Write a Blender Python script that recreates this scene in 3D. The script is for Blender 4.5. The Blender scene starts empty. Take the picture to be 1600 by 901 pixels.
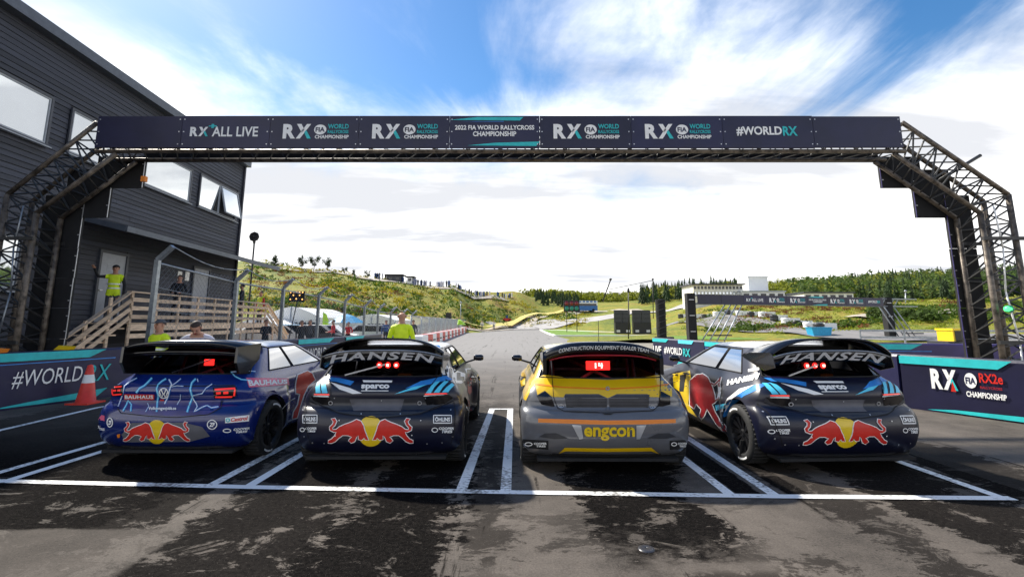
import bpy, bmesh, math, random
import numpy as np
from mathutils import Vector, Matrix, noise
from mathutils.bvhtree import BVHTree
from mathutils.geometry import delaunay_2d_cdt
random.seed(7)
R = math.radians
sc = bpy.context.scene
col = sc.collection
# ------------------------------------------------------------------ camera
FPX, YC, HC, HOR = 760., 380., 1.6, 503.        # focal length in 1600-px units, principal row, eye height, horizon row
PITCH = math.atan((HOR-YC)/FPX)
cd = bpy.data.cameras.new('camera'); cam = bpy.data.objects.new('camera', cd); col.objects.link(cam)
cd.sensor_width = 36; cd.lens = 36*FPX/1600; cd.shift_y = -(450.5-YC)/1600
cd.clip_start = .05; cd.clip_end = 4000
cam.location = (0, 0, HC); cam.rotation_euler = (math.pi/2+PITCH, 0, 0)
sc.camera = cam
# ------------------------------------------------------------------ sky, sun, exposure
SUN_EL, SUN_AZ = 44, -50                       # azimuth clockwise from straight ahead (+Y): ahead and to the left, over the building
w = bpy.data.worlds.new('World'); sc.world = w; w.use_nodes = True
def world():
    nt = w.node_tree; nt.nodes.clear(); N = nt.nodes.new; L = nt.links.new
    def m(op, a, b=None, c=None, clamp=False):
        n = N('ShaderNodeMath'); n.operation = op; n.use_clamp = clamp
        for i, x in enumerate((a, b, c)):
            if x is None: continue
            if isinstance(x, (int, float)): n.inputs[i].default_value = x
            else: L(x, n.inputs[i])
        return n.outputs[0]
    sky = N('ShaderNodeTexSky'); sky.sky_type = 'NISHITA'; sky.sun_disc = False
    sky.sun_elevation = R(SUN_EL); sky.sun_rotation = R(SUN_AZ); sky.air_density = 1.1; sky.dust_density = .4; sky.ozone_density = 2.5
    bg = N('ShaderNodeBackground'); bg.inputs[1].default_value = .064
    hs = N('ShaderNodeHueSaturation'); hs.inputs['Saturation'].default_value = 1.3; hs.inputs['Value'].default_value = 1.0
    L(sky.outputs[0], hs.inputs['Color']); L(hs.outputs[0], bg.inputs[0])
    tc = N('ShaderNodeTexCoord'); sx = N('ShaderNodeSeparateXYZ'); L(tc.outputs['Generated'], sx.inputs[0])
    x, y, z = sx.outputs
    zz = m('ADD', m('MAXIMUM', z, 0.0), .12)
    cx = N('ShaderNodeCombineXYZ'); L(m('DIVIDE', x, zz), cx.inputs[0]); L(m('DIVIDE', y, zz), cx.inputs[1])
    def nz(scale, det, rough, dist, sxx, syy, rot, off):
        mp = N('ShaderNodeMapping'); mp.inputs['Scale'].default_value = (sxx, syy, 1); mp.inputs['Rotation'].default_value = (0, 0, R(rot)); mp.inputs['Location'].default_value = off
        L(cx.outputs[0], mp.inputs[0])
        t = N('ShaderNodeTexNoise'); t.inputs['Scale'].default_value = scale; t.inputs['Detail'].default_value = det
        t.inputs['Roughness'].default_value = rough; t.inputs['Distortion'].default_value = dist
        L(mp.outputs[0], t.inputs['Vector']); return t.outputs['Fac']
    big = nz(.62, 3, .5, .3, 1, .75, 12, (3.1, 1.7, 0))
    wisp = nz(1.15, 8, .6, .5, 1.3, .55, -28, (.4, 2.2, 0))
    fine = nz(3.2, 8, .62, .4, 1.1, .7, -30, (1.4, .2, 0))
    cov = m('ADD', m('ADD', m('MULTIPLY', big, .95), m('MULTIPLY', wisp, .95)), m('MULTIPLY', fine, .22))
    hz = m('SUBTRACT', 1.0, m('DIVIDE', m('MAXIMUM', z, 0.0), .47, clamp=True))      # thicker towards the horizon
    cov = m('ADD', cov, m('MULTIPLY', hz, 1.1))
    cov = m('ADD', cov, m('SUBTRACT', m('MULTIPLY', m('MAXIMUM', m('SUBTRACT', m('ABSOLUTE', m('SUBTRACT', x, .12)), .52), 0.0), .9), .19))      # the cloud veil opens overhead along the track
    mk = N('ShaderNodeMapRange'); mk.interpolation_type = 'SMOOTHSTEP'; mk.inputs[1].default_value = .86; mk.inputs[2].default_value = 1.34
    L(cov, mk.inputs[0])
    cl = N('ShaderNodeBackground'); rp = N('ShaderNodeValToRGB')
    rp.color_ramp.elements[0].position = .40; rp.color_ramp.elements[0].color = (.43, .44, .465, 1)
    rp.color_ramp.elements[1].position = .60; rp.color_ramp.elements[1].color = (1, .985, .955, 1)
    low = nz(.9, 6, .55, .2, .45, 1.3, 3, (7.7, 3.3, 0)); L(low, rp.inputs[0]); L(rp.outputs[0], cl.inputs[0]); cl.inputs[1].default_value = .76
    mx = N('ShaderNodeMixShader'); L(mk.outputs[0], mx.inputs[0]); L(bg.outputs[0], mx.inputs[1]); L(cl.outputs[0], mx.inputs[2])
    o = N('ShaderNodeOutputWorld'); L(mx.outputs[0], o.inputs[0])
world()
sd = bpy.data.lights.new('sun', 'SUN'); sd.energy = 3.0; sd.angle = R(1.5); sd.color = (1, .94, .83)
so = bpy.data.objects.new('sun', sd); col.objects.link(so)
so.rotation_euler = (R(90-SUN_EL), 0, R(180-SUN_AZ)); so.location = (-40, 30, 50)
sc.view_settings.view_transform = 'Standard'; sc.view_settings.look = 'None'
sc.view_settings.exposure = 1.4; sc.view_settings.gamma = 1; sc.view_settings.use_curve_mapping = False
sc.render.engine = 'CYCLES'; sc.cycles.max_bounces = 8; sc.cycles.transparent_max_bounces = 16

# ------------------------------------------------------------------ measuring helpers (photo pixel -> place)
_F = Vector((0, math.cos(PITCH), math.sin(PITCH))); _U = Vector((0, -math.sin(PITCH), math.cos(PITCH))); CAM = Vector((0, 0, HC))
def ray(u, v): return _F + Vector((1, 0, 0))*((u-800)/FPX) + _U*((YC-v)/FPX)
def at(u, v, Y): r = ray(u, v); return CAM + r*(Y/r.y)
def gnd(u, v, z=0): r = ray(u, v); return CAM + r*((z-HC)/r.z)

# ------------------------------------------------------------------ materials
M = {}
def mat(n, c, rough=.6, metal=0, var=.15, scale=6, bump=0, coat=0, emit=0, spec=.5, c2=None, bscale=None, stretch=None):
    m = bpy.data.materials.new(n); m.use_nodes = True; nt = m.node_tree; b = nt.nodes['Principled BSDF']; L = nt.links.new
    b.inputs['Roughness'].default_value = rough; b.inputs['Metallic'].default_value = metal; b.inputs['Specular IOR Level'].default_value = spec
    b.inputs['Coat Weight'].default_value = coat; b.inputs['Coat Roughness'].default_value = .06
    tc = nt.nodes.new('ShaderNodeTexCoord'); src = tc.outputs['Object']
    if stretch:
        mp = nt.nodes.new('ShaderNodeMapping'); mp.inputs['Scale'].default_value = stretch; L(src, mp.inputs[0]); src = mp.outputs[0]
    t = nt.nodes.new('ShaderNodeTexNoise'); t.inputs['Scale'].default_value = scale; t.inputs['Detail'].default_value = 6; t.inputs['Roughness'].default_value = .62; L(src, t.inputs['Vector'])
    mr = nt.nodes.new('ShaderNodeMapRange'); mr.inputs[1].default_value = .32; mr.inputs[2].default_value = .68; L(t.outputs['Fac'], mr.inputs[0])
    mx = nt.nodes.new('ShaderNodeMix'); mx.data_type = 'RGBA'; L(mr.outputs[0], mx.inputs['Factor'])
    lo = [max(0, k*(1-var)) for k in c]; hi = c2 if c2 else [min(1, k*(1+var)) for k in c]
    mx.inputs['A'].default_value = (*lo, 1); mx.inputs['B'].default_value = (*hi, 1)
    L(mx.outputs['Result'], b.inputs['Base Color'])
    if bump:
        t2 = nt.nodes.new('ShaderNodeTexNoise'); t2.inputs['Scale'].default_value = bscale or scale*4; t2.inputs['Detail'].default_value = 4; L(src, t2.inputs['Vector'])
        bp = nt.nodes.new('ShaderNodeBump'); bp.inputs['Strength'].default_value = bump; bp.inputs['Distance'].default_value = .02
        L(t2.outputs['Fac'], bp.inputs['Height']); L(bp.outputs[0], b.inputs['Normal'])
    if n in ('clad', 'timber', 'banner_navy'):          # boards and panels differ a little from one another
        oi = nt.nodes.new('ShaderNodeObjectInfo'); hv = nt.nodes.new('ShaderNodeHueSaturation'); m3 = nt.nodes.new('ShaderNodeMapRange'); m3.inputs[3].default_value = .72; m3.inputs[4].default_value = 1.3
        L(oi.outputs['Random'], m3.inputs[0]); L(m3.outputs[0], hv.inputs['Value']); L(mx.outputs['Result'], hv.inputs['Color']); L(hv.outputs[0], b.inputs['Base Color'])
    if emit: L(mx.outputs['Result'], b.inputs['Emission Color']); b.inputs['Emission Strength'].default_value = emit
    M[n] = m; return m
def glass(n, tint, fac):
    m = bpy.data.materials.new(n); m.use_nodes = True; nt = m.node_tree; nt.nodes.clear(); L = nt.links.new
    tr = nt.nodes.new('ShaderNodeBsdfTransparent'); tr.inputs[0].default_value = (*tint, 1)
    gl = nt.nodes.new('ShaderNodeBsdfGlossy'); gl.inputs['Roughness'].default_value = .03
    fr = nt.nodes.new('ShaderNodeFresnel'); fr.inputs[0].default_value = 1.5
    ad = nt.nodes.new('ShaderNodeMath'); ad.operation = 'ADD'; ad.use_clamp = True; ad.inputs[1].default_value = fac; L(fr.outputs[0], ad.inputs[0])
    mx = nt.nodes.new('ShaderNodeMixShader'); L(ad.outputs[0], mx.inputs[0]); L(tr.outputs[0], mx.inputs[1]); L(gl.outputs[0], mx.inputs[2])
    o = nt.nodes.new('ShaderNodeOutputMaterial'); L(mx.outputs[0], o.inputs[0]); M[n] = m
mat('white', (.86, .86, .84), .5, var=.05); mat('black', (.012, .012, .014), .45, var=.3); mat('matte_black', (.008, .008, .009), .8, var=.3)
mat('gloss_black', (.008, .008, .010), .15, var=.2, coat=.4); mat('teal', (.02, .50, .52), .5, var=.12); mat('cyan', (.10, .62, .85), .4, var=.1)
mat('red', (.62, .022, .012), .4, var=.12); mat('dark_red', (.33, .012, .016), .4, var=.2); mat('yellow', (.80, .55, .01), .35, var=.06, coat=.5)
mat('orange', (.80, .22, .012), .4, var=.06); mat('sky_blue', (.03, .22, .62), .35, var=.25); mat('silver', (.55, .56, .58), .35, .6, var=.1)
mat('banner_navy', (.009, .009, .042), .42, var=.25, scale=1.3, bump=.45, bscale=2.2); mat('banner_violet', (.05, .035, .13), .5, var=.3, scale=1.5)
mat('rubber', (.012, .012, .012), .75, var=.3, scale=20, bump=.2); mat('rim', (.015, .015, .017), .35, .4, var=.2)
mat('galvanised', (.33, .36, .39), .42, .7, var=.25, scale=9); mat('truss_tube', (.07, .055, .042), .5, .35, var=.6, scale=7, bump=.15, c2=(.24, .20, .16))
mat('truss_brace', (.05, .05, .05), .5, .5, var=.3); mat('grey_plastic', (.11, .11, .125), .5, var=.15)
mat('timber', (.66, .49, .34), .75, var=.3, scale=3, bump=.25, bscale=20, stretch=(6, 1, 6)); mat('door_grey', (.30, .32, .36), .45, var=.08)
mat('clad', (.033, .037, .053), .62, var=.35, scale=2.2, bump=.3, bscale=14, stretch=(1, .25, 9)); mat('clad_dark', (.03, .032, .045), .7, var=.3)
mat('fascia', (.10, .115, .14), .5, .3, var=.15); mat('frame_dark', (.05, .055, .07), .5, var=.2); mat('frame_light', (.35, .38, .42), .5, var=.1)
mat('window_mirror', (.72, .75, .76), .02, .95, var=.03, scale=1); mat('hivis', (.72, .95, .012), .6, var=.12, scale=14, emit=0)
mat('hivis_orange', (.85, .25, .02), .6, var=.1); mat('skin', (.48, .25, .16), .55, var=.15); mat('hair', (.035, .02, .013), .7, var=.4, scale=40)
mat('dark_cloth', (.015, .016, .02), .85, var=.3); mat('grey_cloth', (.07, .075, .085), .85, var=.3); mat('blue_cloth', (.04, .09, .25), .8, var=.3)
mat('white_cloth', (.62, .60, .66), .8, var=.1); mat('red_cloth', (.5, .02, .03), .8, var=.2); mat('tent', (.78, .78, .77), .6, var=.04)
mat('reflective', (.7, .72, .7), .3, .2, var=.05); mat('blue_tarp', (.05, .30, .55), .6, var=.2); mat('concrete', (.36, .35, .33), .8, var=.2, bump=.2)
mat('glow_red', (1, .02, .015), .4, var=.1, emit=2.2); mat('glow_hot', (1, .45, .35), .4, var=.1, emit=5)
mat('lamp_red', (.30, .012, .01), .2, var=.2, coat=.5, emit=.8); mat('lamp_green', (.01, .13, .09), .25, var=.2, coat=.4, emit=.15); mat('lamp_off_red', (.20, .012, .015), .25, var=.2, coat=.4)
mat('lamp_amber', (.9, .45, .12), .3, var=.1, emit=1.0); mat('pale_wall', (.72, .70, .64), .7, var=.08); mat('cage', (.30, .31, .33), .4, .3, var=.2)
mat('seat', (.02, .02, .025), .8, var=.3); mat('bus_blue', (.02, .14, .42), .35, var=.2); mat('roof_dark', (.05, .05, .06), .7, var=.2)
mat('barn_red', (.35, .06, .03), .7, var=.2); mat('lime', (.45, .75, .03), .5, var=.1); mat('purple_blue', (.04, .03, .16), .35, var=.3, coat=.4)
mat('letter_silver', (.62, .63, .66), .45, var=.08); mat('pink', (.75, .12, .22), .4, var=.2); mat('lead_grey', (.035, .036, .042), .35, var=.2)
glass('rear_glass', (.42, .42, .46), .03); glass('side_glass', (.35, .36, .38), .72); glass('clear_glass', (.7, .72, .72), .08)

# ------------------------------------------------------------------ geometry helpers
def tag(o, label=None, cat=None, group=None, kind=None):
    for k, x in (('label', label), ('category', cat), ('group', group), ('kind', kind)):
        if x: o[k] = x
    return o
def thing(name, label, cat, loc=(0, 0, 0), group=None, rz=0):
    o = bpy.data.objects.new(name, None); col.objects.link(o); o.location = loc; o.rotation_euler = (0, 0, rz); o.empty_display_size = .2
    return tag(o, label, cat, group)
def link(name, me, parent=None):
    o = bpy.data.objects.new(name, me); col.objects.link(o)
    if parent is not None: o.parent = parent
    return o
def copy_tree(o, parent=None):
    c = o.copy(); col.objects.link(c)
    if parent is not None: c.parent = parent
    for ch in list(o.children): copy_tree(ch, c)
    return c
class MB:
    def __init__(s): s.v = []; s.f = []
    def add(s, vs, fs):
        b = len(s.v); s.v += [tuple(p) for p in vs]; s.f += [tuple(i+b for i in f) for f in fs]; return s
    def box(s, c, d, rz=0, rx=0, ry=0):
        m = Matrix.Translation(c) @ Matrix.Rotation(rz, 4, 'Z') @ Matrix.Rotation(ry, 4, 'Y') @ Matrix.Rotation(rx, 4, 'X')
        vs = [m @ Vector((a*d[0]/2, b*d[1]/2, e*d[2]/2)) for a in (-1, 1) for b in (-1, 1) for e in (-1, 1)]
        return s.add(vs, [(0, 1, 3, 2), (4, 6, 7, 5), (0, 4, 5, 1), (2, 3, 7, 6), (0, 2, 6, 4), (1, 5, 7, 3)])
    def bar(s, p, q, a, b, up=(0, 0, 1)):
        p, q = Vector(p), Vector(q); d = (q-p).normalized(); u = Vector(up)
        if abs(d.dot(u)) > .97: u = Vector((0, 1, 0))
        x = d.cross(u).normalized(); y = x.cross(d)
        vs = [o+x*(i*a/2)+y*(j*b/2) for o in (p, q) for i, j in ((-1, -1), (1, -1), (1, 1), (-1, 1))]
        return s.add(vs, [(3, 2, 1, 0), (4, 5, 6, 7)]+[(i, (i+1) % 4, 4+(i+1) % 4, 4+i) for i in range(4)])
    def tube(s, p, q, r, n=8, r2=None):
        p, q = Vector(p), Vector(q); d = (q-p).normalized(); u = Vector((0, 0, 1)) if abs(d.z) < .95 else Vector((1, 0, 0))
        x = d.cross(u).normalized(); y = x.cross(d); r2 = r if r2 is None else r2
        vs = [o+(x*math.cos(2*math.pi*i/n)+y*math.sin(2*math.pi*i/n))*rr for o, rr in ((p, r), (q, r2)) for i in range(n)]
        return s.add(vs, [tuple(range(n))[::-1], tuple(range(n, 2*n))]+[(i, (i+1) % n, n+(i+1) % n, n+i) for i in range(n)])
    def path(s, pts, r, n=6):
        for a, b in zip(pts, pts[1:]): s.tube(a, b, r, n)
        return s
    def prism(s, poly, o, ex, ey, t):                 # 2-d polygon lifted along the normal of ex, ey by thickness t
        o, ex, ey = Vector(o), Vector(ex), Vector(ey); nn = ex.cross(ey).normalized()
        a = [o+ex*x+ey*y for x, y in poly]; b = [p+nn*t for p in a]; n = len(a)
        return s.add(a+b, [tuple(range(n))[::-1], tuple(range(n, 2*n))]+[(i, (i+1) % n, n+(i+1) % n, n+i) for i in range(n)])
    def lathe(s, prof, c, axis='X', n=28, sx=1):
        vs = []; c = Vector(c)
        for h, r in prof:
            for i in range(n):
                a = 2*math.pi*i/n
                vs.append(c+(Vector((h*sx, r*math.cos(a), r*math.sin(a))) if axis == 'X' else Vector((r*math.cos(a), r*math.sin(a), h))))
        k = len(prof)
        return s.add(vs, [(j*n+i, j*n+(i+1) % n, (j+1)*n+(i+1) % n, (j+1)*n+i) for j in range(k-1) for i in range(n)])
    def build(s, name, m, parent=None, smooth=False, off=None):
        me = bpy.data.meshes.new(name); o = Vector(off) if off is not None else Vector((0, 0, 0))
        me.from_pydata([tuple(Vector(p)-o) for p in s.v], [], s.f)
        me.materials.append(M[m] if isinstance(m, str) else m)
        if smooth: me.polygons.foreach_set('use_smooth', [True]*len(me.polygons))
        bm = bmesh.new(); bm.from_mesh(me); bmesh.ops.recalc_face_normals(bm, faces=bm.faces); bm.to_mesh(me); bm.free()
        return link(name, me, parent)
# ---- 2-d shapes: (points, triangles/faces)
_T = {}
def text2d(s, bold=.02, shear=0, space=1.0):
    k = (s, bold, shear, space)
    if k not in _T:
        c = bpy.data.curves.new('t', 'FONT'); c.body = s; c.offset = bold; c.shear = shear; c.space_character = space; c.resolution_u = 3; c.fill_mode = 'FRONT'
        o = bpy.data.objects.new('t', c); col.objects.link(o)
        bpy.context.view_layer.update()
        me = bpy.data.meshes.new_from_object(o.evaluated_get(bpy.context.evaluated_depsgraph_get()))
        P = [(v.co.x, v.co.y) for v in me.vertices]; F = [tuple(p.vertices) for p in me.polygons]
        bpy.data.objects.remove(o); bpy.data.curves.remove(c); bpy.data.meshes.remove(me)
        x0 = min(p[0] for p in P); x1 = max(p[0] for p in P); y0 = min(p[1] for p in P); y1 = max(p[1] for p in P)
        if bold > 0 and (x1-x0 > 1.3*len(s)*space or y1-y0 > 1.8): _T[k] = text2d(s, bold-.011 if bold > .012 else 0, shear, space); return _T[k]
        _T[k] = ([((x-x0)/(x1-x0), (y-y0)/(y1-y0)) for x, y in P], F, (x1-x0)/(y1-y0))
    return _T[k]
def poly2d(poly, cell=None):
    pts = []; n = len(poly)
    for i in range(n):
        a, b = poly[i], poly[(i+1) % n]; L = math.hypot(b[0]-a[0], b[1]-a[1]); k = max(1, int(math.ceil(L/cell))) if cell else 1
        for j in range(k): pts.append((a[0]+(b[0]-a[0])*j/k, a[1]+(b[1]-a[1])*j/k))
    E_ = [(i, (i+1) % len(pts)) for i in range(len(pts))]; V = [Vector(p) for p in pts]
    if cell:
        x0 = min(p[0] for p in pts); x1 = max(p[0] for p in pts); y0 = min(p[1] for p in pts); y1 = max(p[1] for p in pts)
        y = y0+cell/2
        while y < y1:
            x = x0+cell/2
            while x < x1: V.append(Vector((x, y))); x += cell
            y += cell
    r = delaunay_2d_cdt(V, E_, [], 1, 1e-4)
    return [tuple(p) for p in r[0]], [tuple(f) for f in r[2]]
def stroke2d(pts, wd, closed=False):
    n = len(pts); L = []; Rr = []
    for i in range(n):
        a = pts[(i-1) % n] if (closed or i > 0) else pts[i]; b = pts[(i+1) % n] if (closed or i < n-1) else pts[i]
        dx, dy = b[0]-a[0], b[1]-a[1]; l = math.hypot(dx, dy) or 1; nx, ny = -dy/l*wd/2, dx/l*wd/2
        L.append((pts[i][0]+nx, pts[i][1]+ny)); Rr.append((pts[i][0]-nx, pts[i][1]-ny))
    F = [(i, (i+1) % n, n+(i+1) % n, n+i) for i in range(n if closed else n-1)]
    return L+Rr, F
def ell(cx, cy, rx, ry, n=28): return [(cx+rx*math.cos(2*math.pi*i/n), cy+ry*math.sin(2*math.pi*i/n)) for i in range(n)]
class Sign:
    """flat print on a plane: collects pieces by material, one child mesh per material"""
    def __init__(s, o, ex, ey): s.o = Vector(o); s.ex = Vector(ex).normalized(); s.ey = Vector(ey).normalized(); s.n = s.ex.cross(s.ey); s.d = {}
    def put(s, P, F, m, lift=.006):
        s.d.setdefault(m, MB()).add([s.o+s.ex*x+s.ey*y+s.n*lift for x, y in P], F)
    def text(s, t, x, y, wd, h, m='white', lift=.008, **k):
        P, F, a = text2d(t, **k); s.put([(x+p*wd, y+q*h) for p, q in P], F, m, lift)
    def poly(s, pts, m, lift=.006): s.put(*poly2d(pts), m, lift)
    def rx(s, x, y, h):
        P, F, a = text2d('R', bold=.05); s.put([(x+p*h*.82, y+q*h) for p, q in P], F, 'white', .008)
        x2 = x+h*.86; W = h*.95; k = h*.27
        s.poly([(x2, y), (x2+k, y), (x2+W, y+h), (x2+W-k, y+h)], 'white', .008)
        s.poly([(x2+k*.1, y+h), (x2+k*1.2, y+h), (x2+W*.55, y+h*.62), (x2+W*.38, y+h*.42)], 'white', .008)
        s.poly([(x2+W*.55, y+h*.42), (x2+W*.68, y+h*.6), (x2+W*1.04, y), (x2+W*.78, y)], 'teal', .009)
    def rx_logo(s, x, y, h, third='CHAMPIONSHIP', two='WORLD', mid='RALLYCROSS', m2='teal'):
        s.rx(x, y, h); X = x+h*2.1
        s.poly(ell(X+h*.32, y+h*.62, h*.40, h*.34), 'white', .007); s.text('FIA', X+h*.02, y+h*.46, h*.6, h*.32, 'banner_navy', .010, bold=.03)
        s.text(two, X+h*.82, y+h*.68, h*1.35, h*.32, m2, bold=.02); s.text(mid, X+h*.82, y+h*.36, h*1.35, h*.22, m2, bold=.02)
        s.text(third, X, y, h*2.2, h*.25, 'white', bold=.03)
    def build(s, parent, off=None, name='lettering'):
        for m, mb in s.d.items(): mb.build(name, m, parent, off=off)
def in_poly(x, y, poly):
    c = False; n = len(poly); j = n-1
    for i in range(n):
        xi, yi = poly[i]; xj, yj = poly[j]
        if (yi > y) != (yj > y) and x < (xj-xi)*(y-yi)/(yj-yi)+xi: c = not c
        j = i
    return c
# ================================================================== THE GROUND
COLS = [(-900, [(40, 0), (70, 3), (100, 11), (130, 17), (200, 17), (700, 15)]),
 (300, [(40, 0), (70, 4.5), (100, 11), (130, 18), (180, 18), (700, 15)]), (385, [(40, 0), (70, 4.5), (100, 11), (130, 18), (180, 18), (700, 15)]),
 (500, [(45, 0), (70, 4.2), (100, 9.4), (130, 15.6), (180, 15), (700, 12)]), (600, [(50, 0), (75, 3.4), (100, 7.6), (130, 12.8), (180, 12), (700, 10)]),
 (700, [(75, 0), (92, 2.4), (108, 5.6), (130, 11.0), (180, 10.5), (700, 10)]), (760, [(100, 0), (118, 2.6), (138, 7.4), (156, 11.6), (250, 12), (700, 11)]), (800, [(112, 0), (130, 2.6), (148, 7.0), (166, 12.4), (250, 13), (700, 12)]),
 (850, [(112, 0), (122, 1.6), (140, 3.0), (170, 7.5), (200, 11), (300, 16), (700, 16)]), (950, [(100, .1), (118, 2.0), (128, 3.4), (150, 4.4), (200, 8.8), (260, 12), (380, 19), (700, 20)]),
 (1000, [(90, .2), (112, 2.2), (124, 3.8), (150, 5.2), (220, 11), (380, 18), (700, 18)]),  (1080, [(58, 0), (80, 1.6), (120, 5.0), (200, 11.2), (350, 18), (700, 18)]),
 (1150, [(50, 0), (64, .7), (78, 2.6), (110, 6.0), (200, 11), (350, 23), (700, 24)]), (1250, [(45, 0), (56, 1.0), (70, 2.9), (92, 5.1), (200, 10), (350, 26), (700, 27)]),
 (1400, [(42, 0), (52, 1.2), (66, 2.8), (92, 5.0), (200, 10), (350, 31), (700, 33)]), (1500, [(40, 0), (52, 1.2), (66, 2.9), (92, 5.2), (200, 10.5), (350, 34), (700, 36)]),
 (1600, [(40, 0), (52, 1.2), (66, 3), (92, 5.4), (200, 12), (350, 36), (700, 38)]), (2600, [(40, 0), (52, 1.2), (66, 3), (92, 5.4), (200, 14), (350, 42), (700, 44)])]
def TZ(X, Y):
    u = 800+FPX*X/max(Y, 1)
    u = min(max(u, -899), 2599)
    for (u0, a), (u1, b) in zip(COLS, COLS[1:]):
        if u0 <= u <= u1:
            za = np.interp(Y, [p[0] for p in a], [p[1] for p in a]); zb = np.interp(Y, [p[0] for p in b], [p[1] for p in b])
            k = (u-u0)/(u1-u0); k = k*k*(3-2*k); z = za*(1-k)+zb*k
            if z <= 0: return 0.
            return z + min(z, 1.2)*.7*noise.fractal(Vector((X*.06, Y*.06, 3.)), 1., 2., 4)
    return 0.
def hillmat():
    m = bpy.data.materials.new('hillside'); m.use_nodes = True; nt = m.node_tree; b = nt.nodes['Principled BSDF']; L = nt.links.new; b.inputs['Roughness'].default_value = .9
    g = nt.nodes.new('ShaderNodeNewGeometry')
    def nz(s, d): 
        t = nt.nodes.new('ShaderNodeTexNoise'); t.inputs['Scale'].default_value = s; t.inputs['Detail'].default_value = d; t.inputs['Roughness'].default_value = .65; L(g.outputs['Position'], t.inputs['Vector']); return t.outputs['Fac']
    r = nt.nodes.new('ShaderNodeValToRGB'); e = r.color_ramp.elements; e[0].position = .30; e[0].color = (.030, .062, .006, 1); e[1].position = .72; e[1].color = (.34, .27, .10, 1)
    for p, c in ((.42, (.10, .14, .008, 1)), (.50, (.21, .23, .010, 1)), (.58, (.30, .24, .02, 1)), (.64, (.19, .08, .03, 1))):
        x = r.color_ramp.elements.new(p); x.color = c
    ad = nt.nodes.new('ShaderNodeMath'); ad.operation = 'MULTIPLY_ADD'; ad.inputs[1].default_value = .55; L(nz(.9, 8), ad.inputs[0])
    m2 = nt.nodes.new('ShaderNodeMath'); m2.operation = 'MULTIPLY'; m2.inputs[1].default_value = .47; L(nz(.07, 4), m2.inputs[0]); L(m2.outputs[0], ad.inputs[2])
    L(ad.outputs[0], r.inputs[0]); L(r.outputs[0], b.inputs['Base Color'])
    bp = nt.nodes.new('ShaderNodeBump'); bp.inputs['Distance'].default_value = .6; bp.inputs['Strength'].default_value = .9; L(nz(1.6, 6), bp.inputs['Height']); L(bp.outputs[0], b.inputs['Normal'])
    M['hillside'] = m
hillmat()
mat('verge', (.23, .21, .17), .95, var=.35, scale=.8, bump=.4, bscale=9)
mat('lawn', (.12, .22, .012), .9, var=.35, scale=1.2, bump=.6, bscale=8); mat('gravel', (.42, .37, .30), .95, var=.25, scale=.6, bump=.5, bscale=6)
mat('asphalt_far', (.20, .19, .185), .85, var=.3, scale=.35, bump=.1, bscale=20, stretch=(2.5, .25, 1)); mat('kerb_yellow', (.55, .46, .12), .7, var=.15)
def terrain():
    mb = MB(); us = list(range(-900, 2601, 9)); ds = [40, 44, 48, 52, 56, 60, 65, 70, 75, 80, 86, 92, 98, 105, 112, 120, 128, 134, 142, 152, 165, 180, 200, 225, 255, 290, 330, 380, 450, 560, 700]
    for d in ds:
        for u in us:
            X = (u-800)/FPX*d; mb.v.append((X, d, TZ(X, d)-.03))
    n = len(us)
    mb.f = [(j*n+i, j*n+i+1, (j+1)*n+i+1, (j+1)*n+i) for j in range(len(ds)-1) for i in range(n-1)]
    tag(mb.build('hillside', 'hillside', smooth=True), kind='structure')
terrain()
g = MB(); g.add([(-3000, -3000, -.06), (3000, -3000, -.06), (3000, 3000, -.06), (-3000, 3000, -.06)], [(0, 1, 2, 3)]); tag(g.build('ground', 'verge'), kind='structure')
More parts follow.
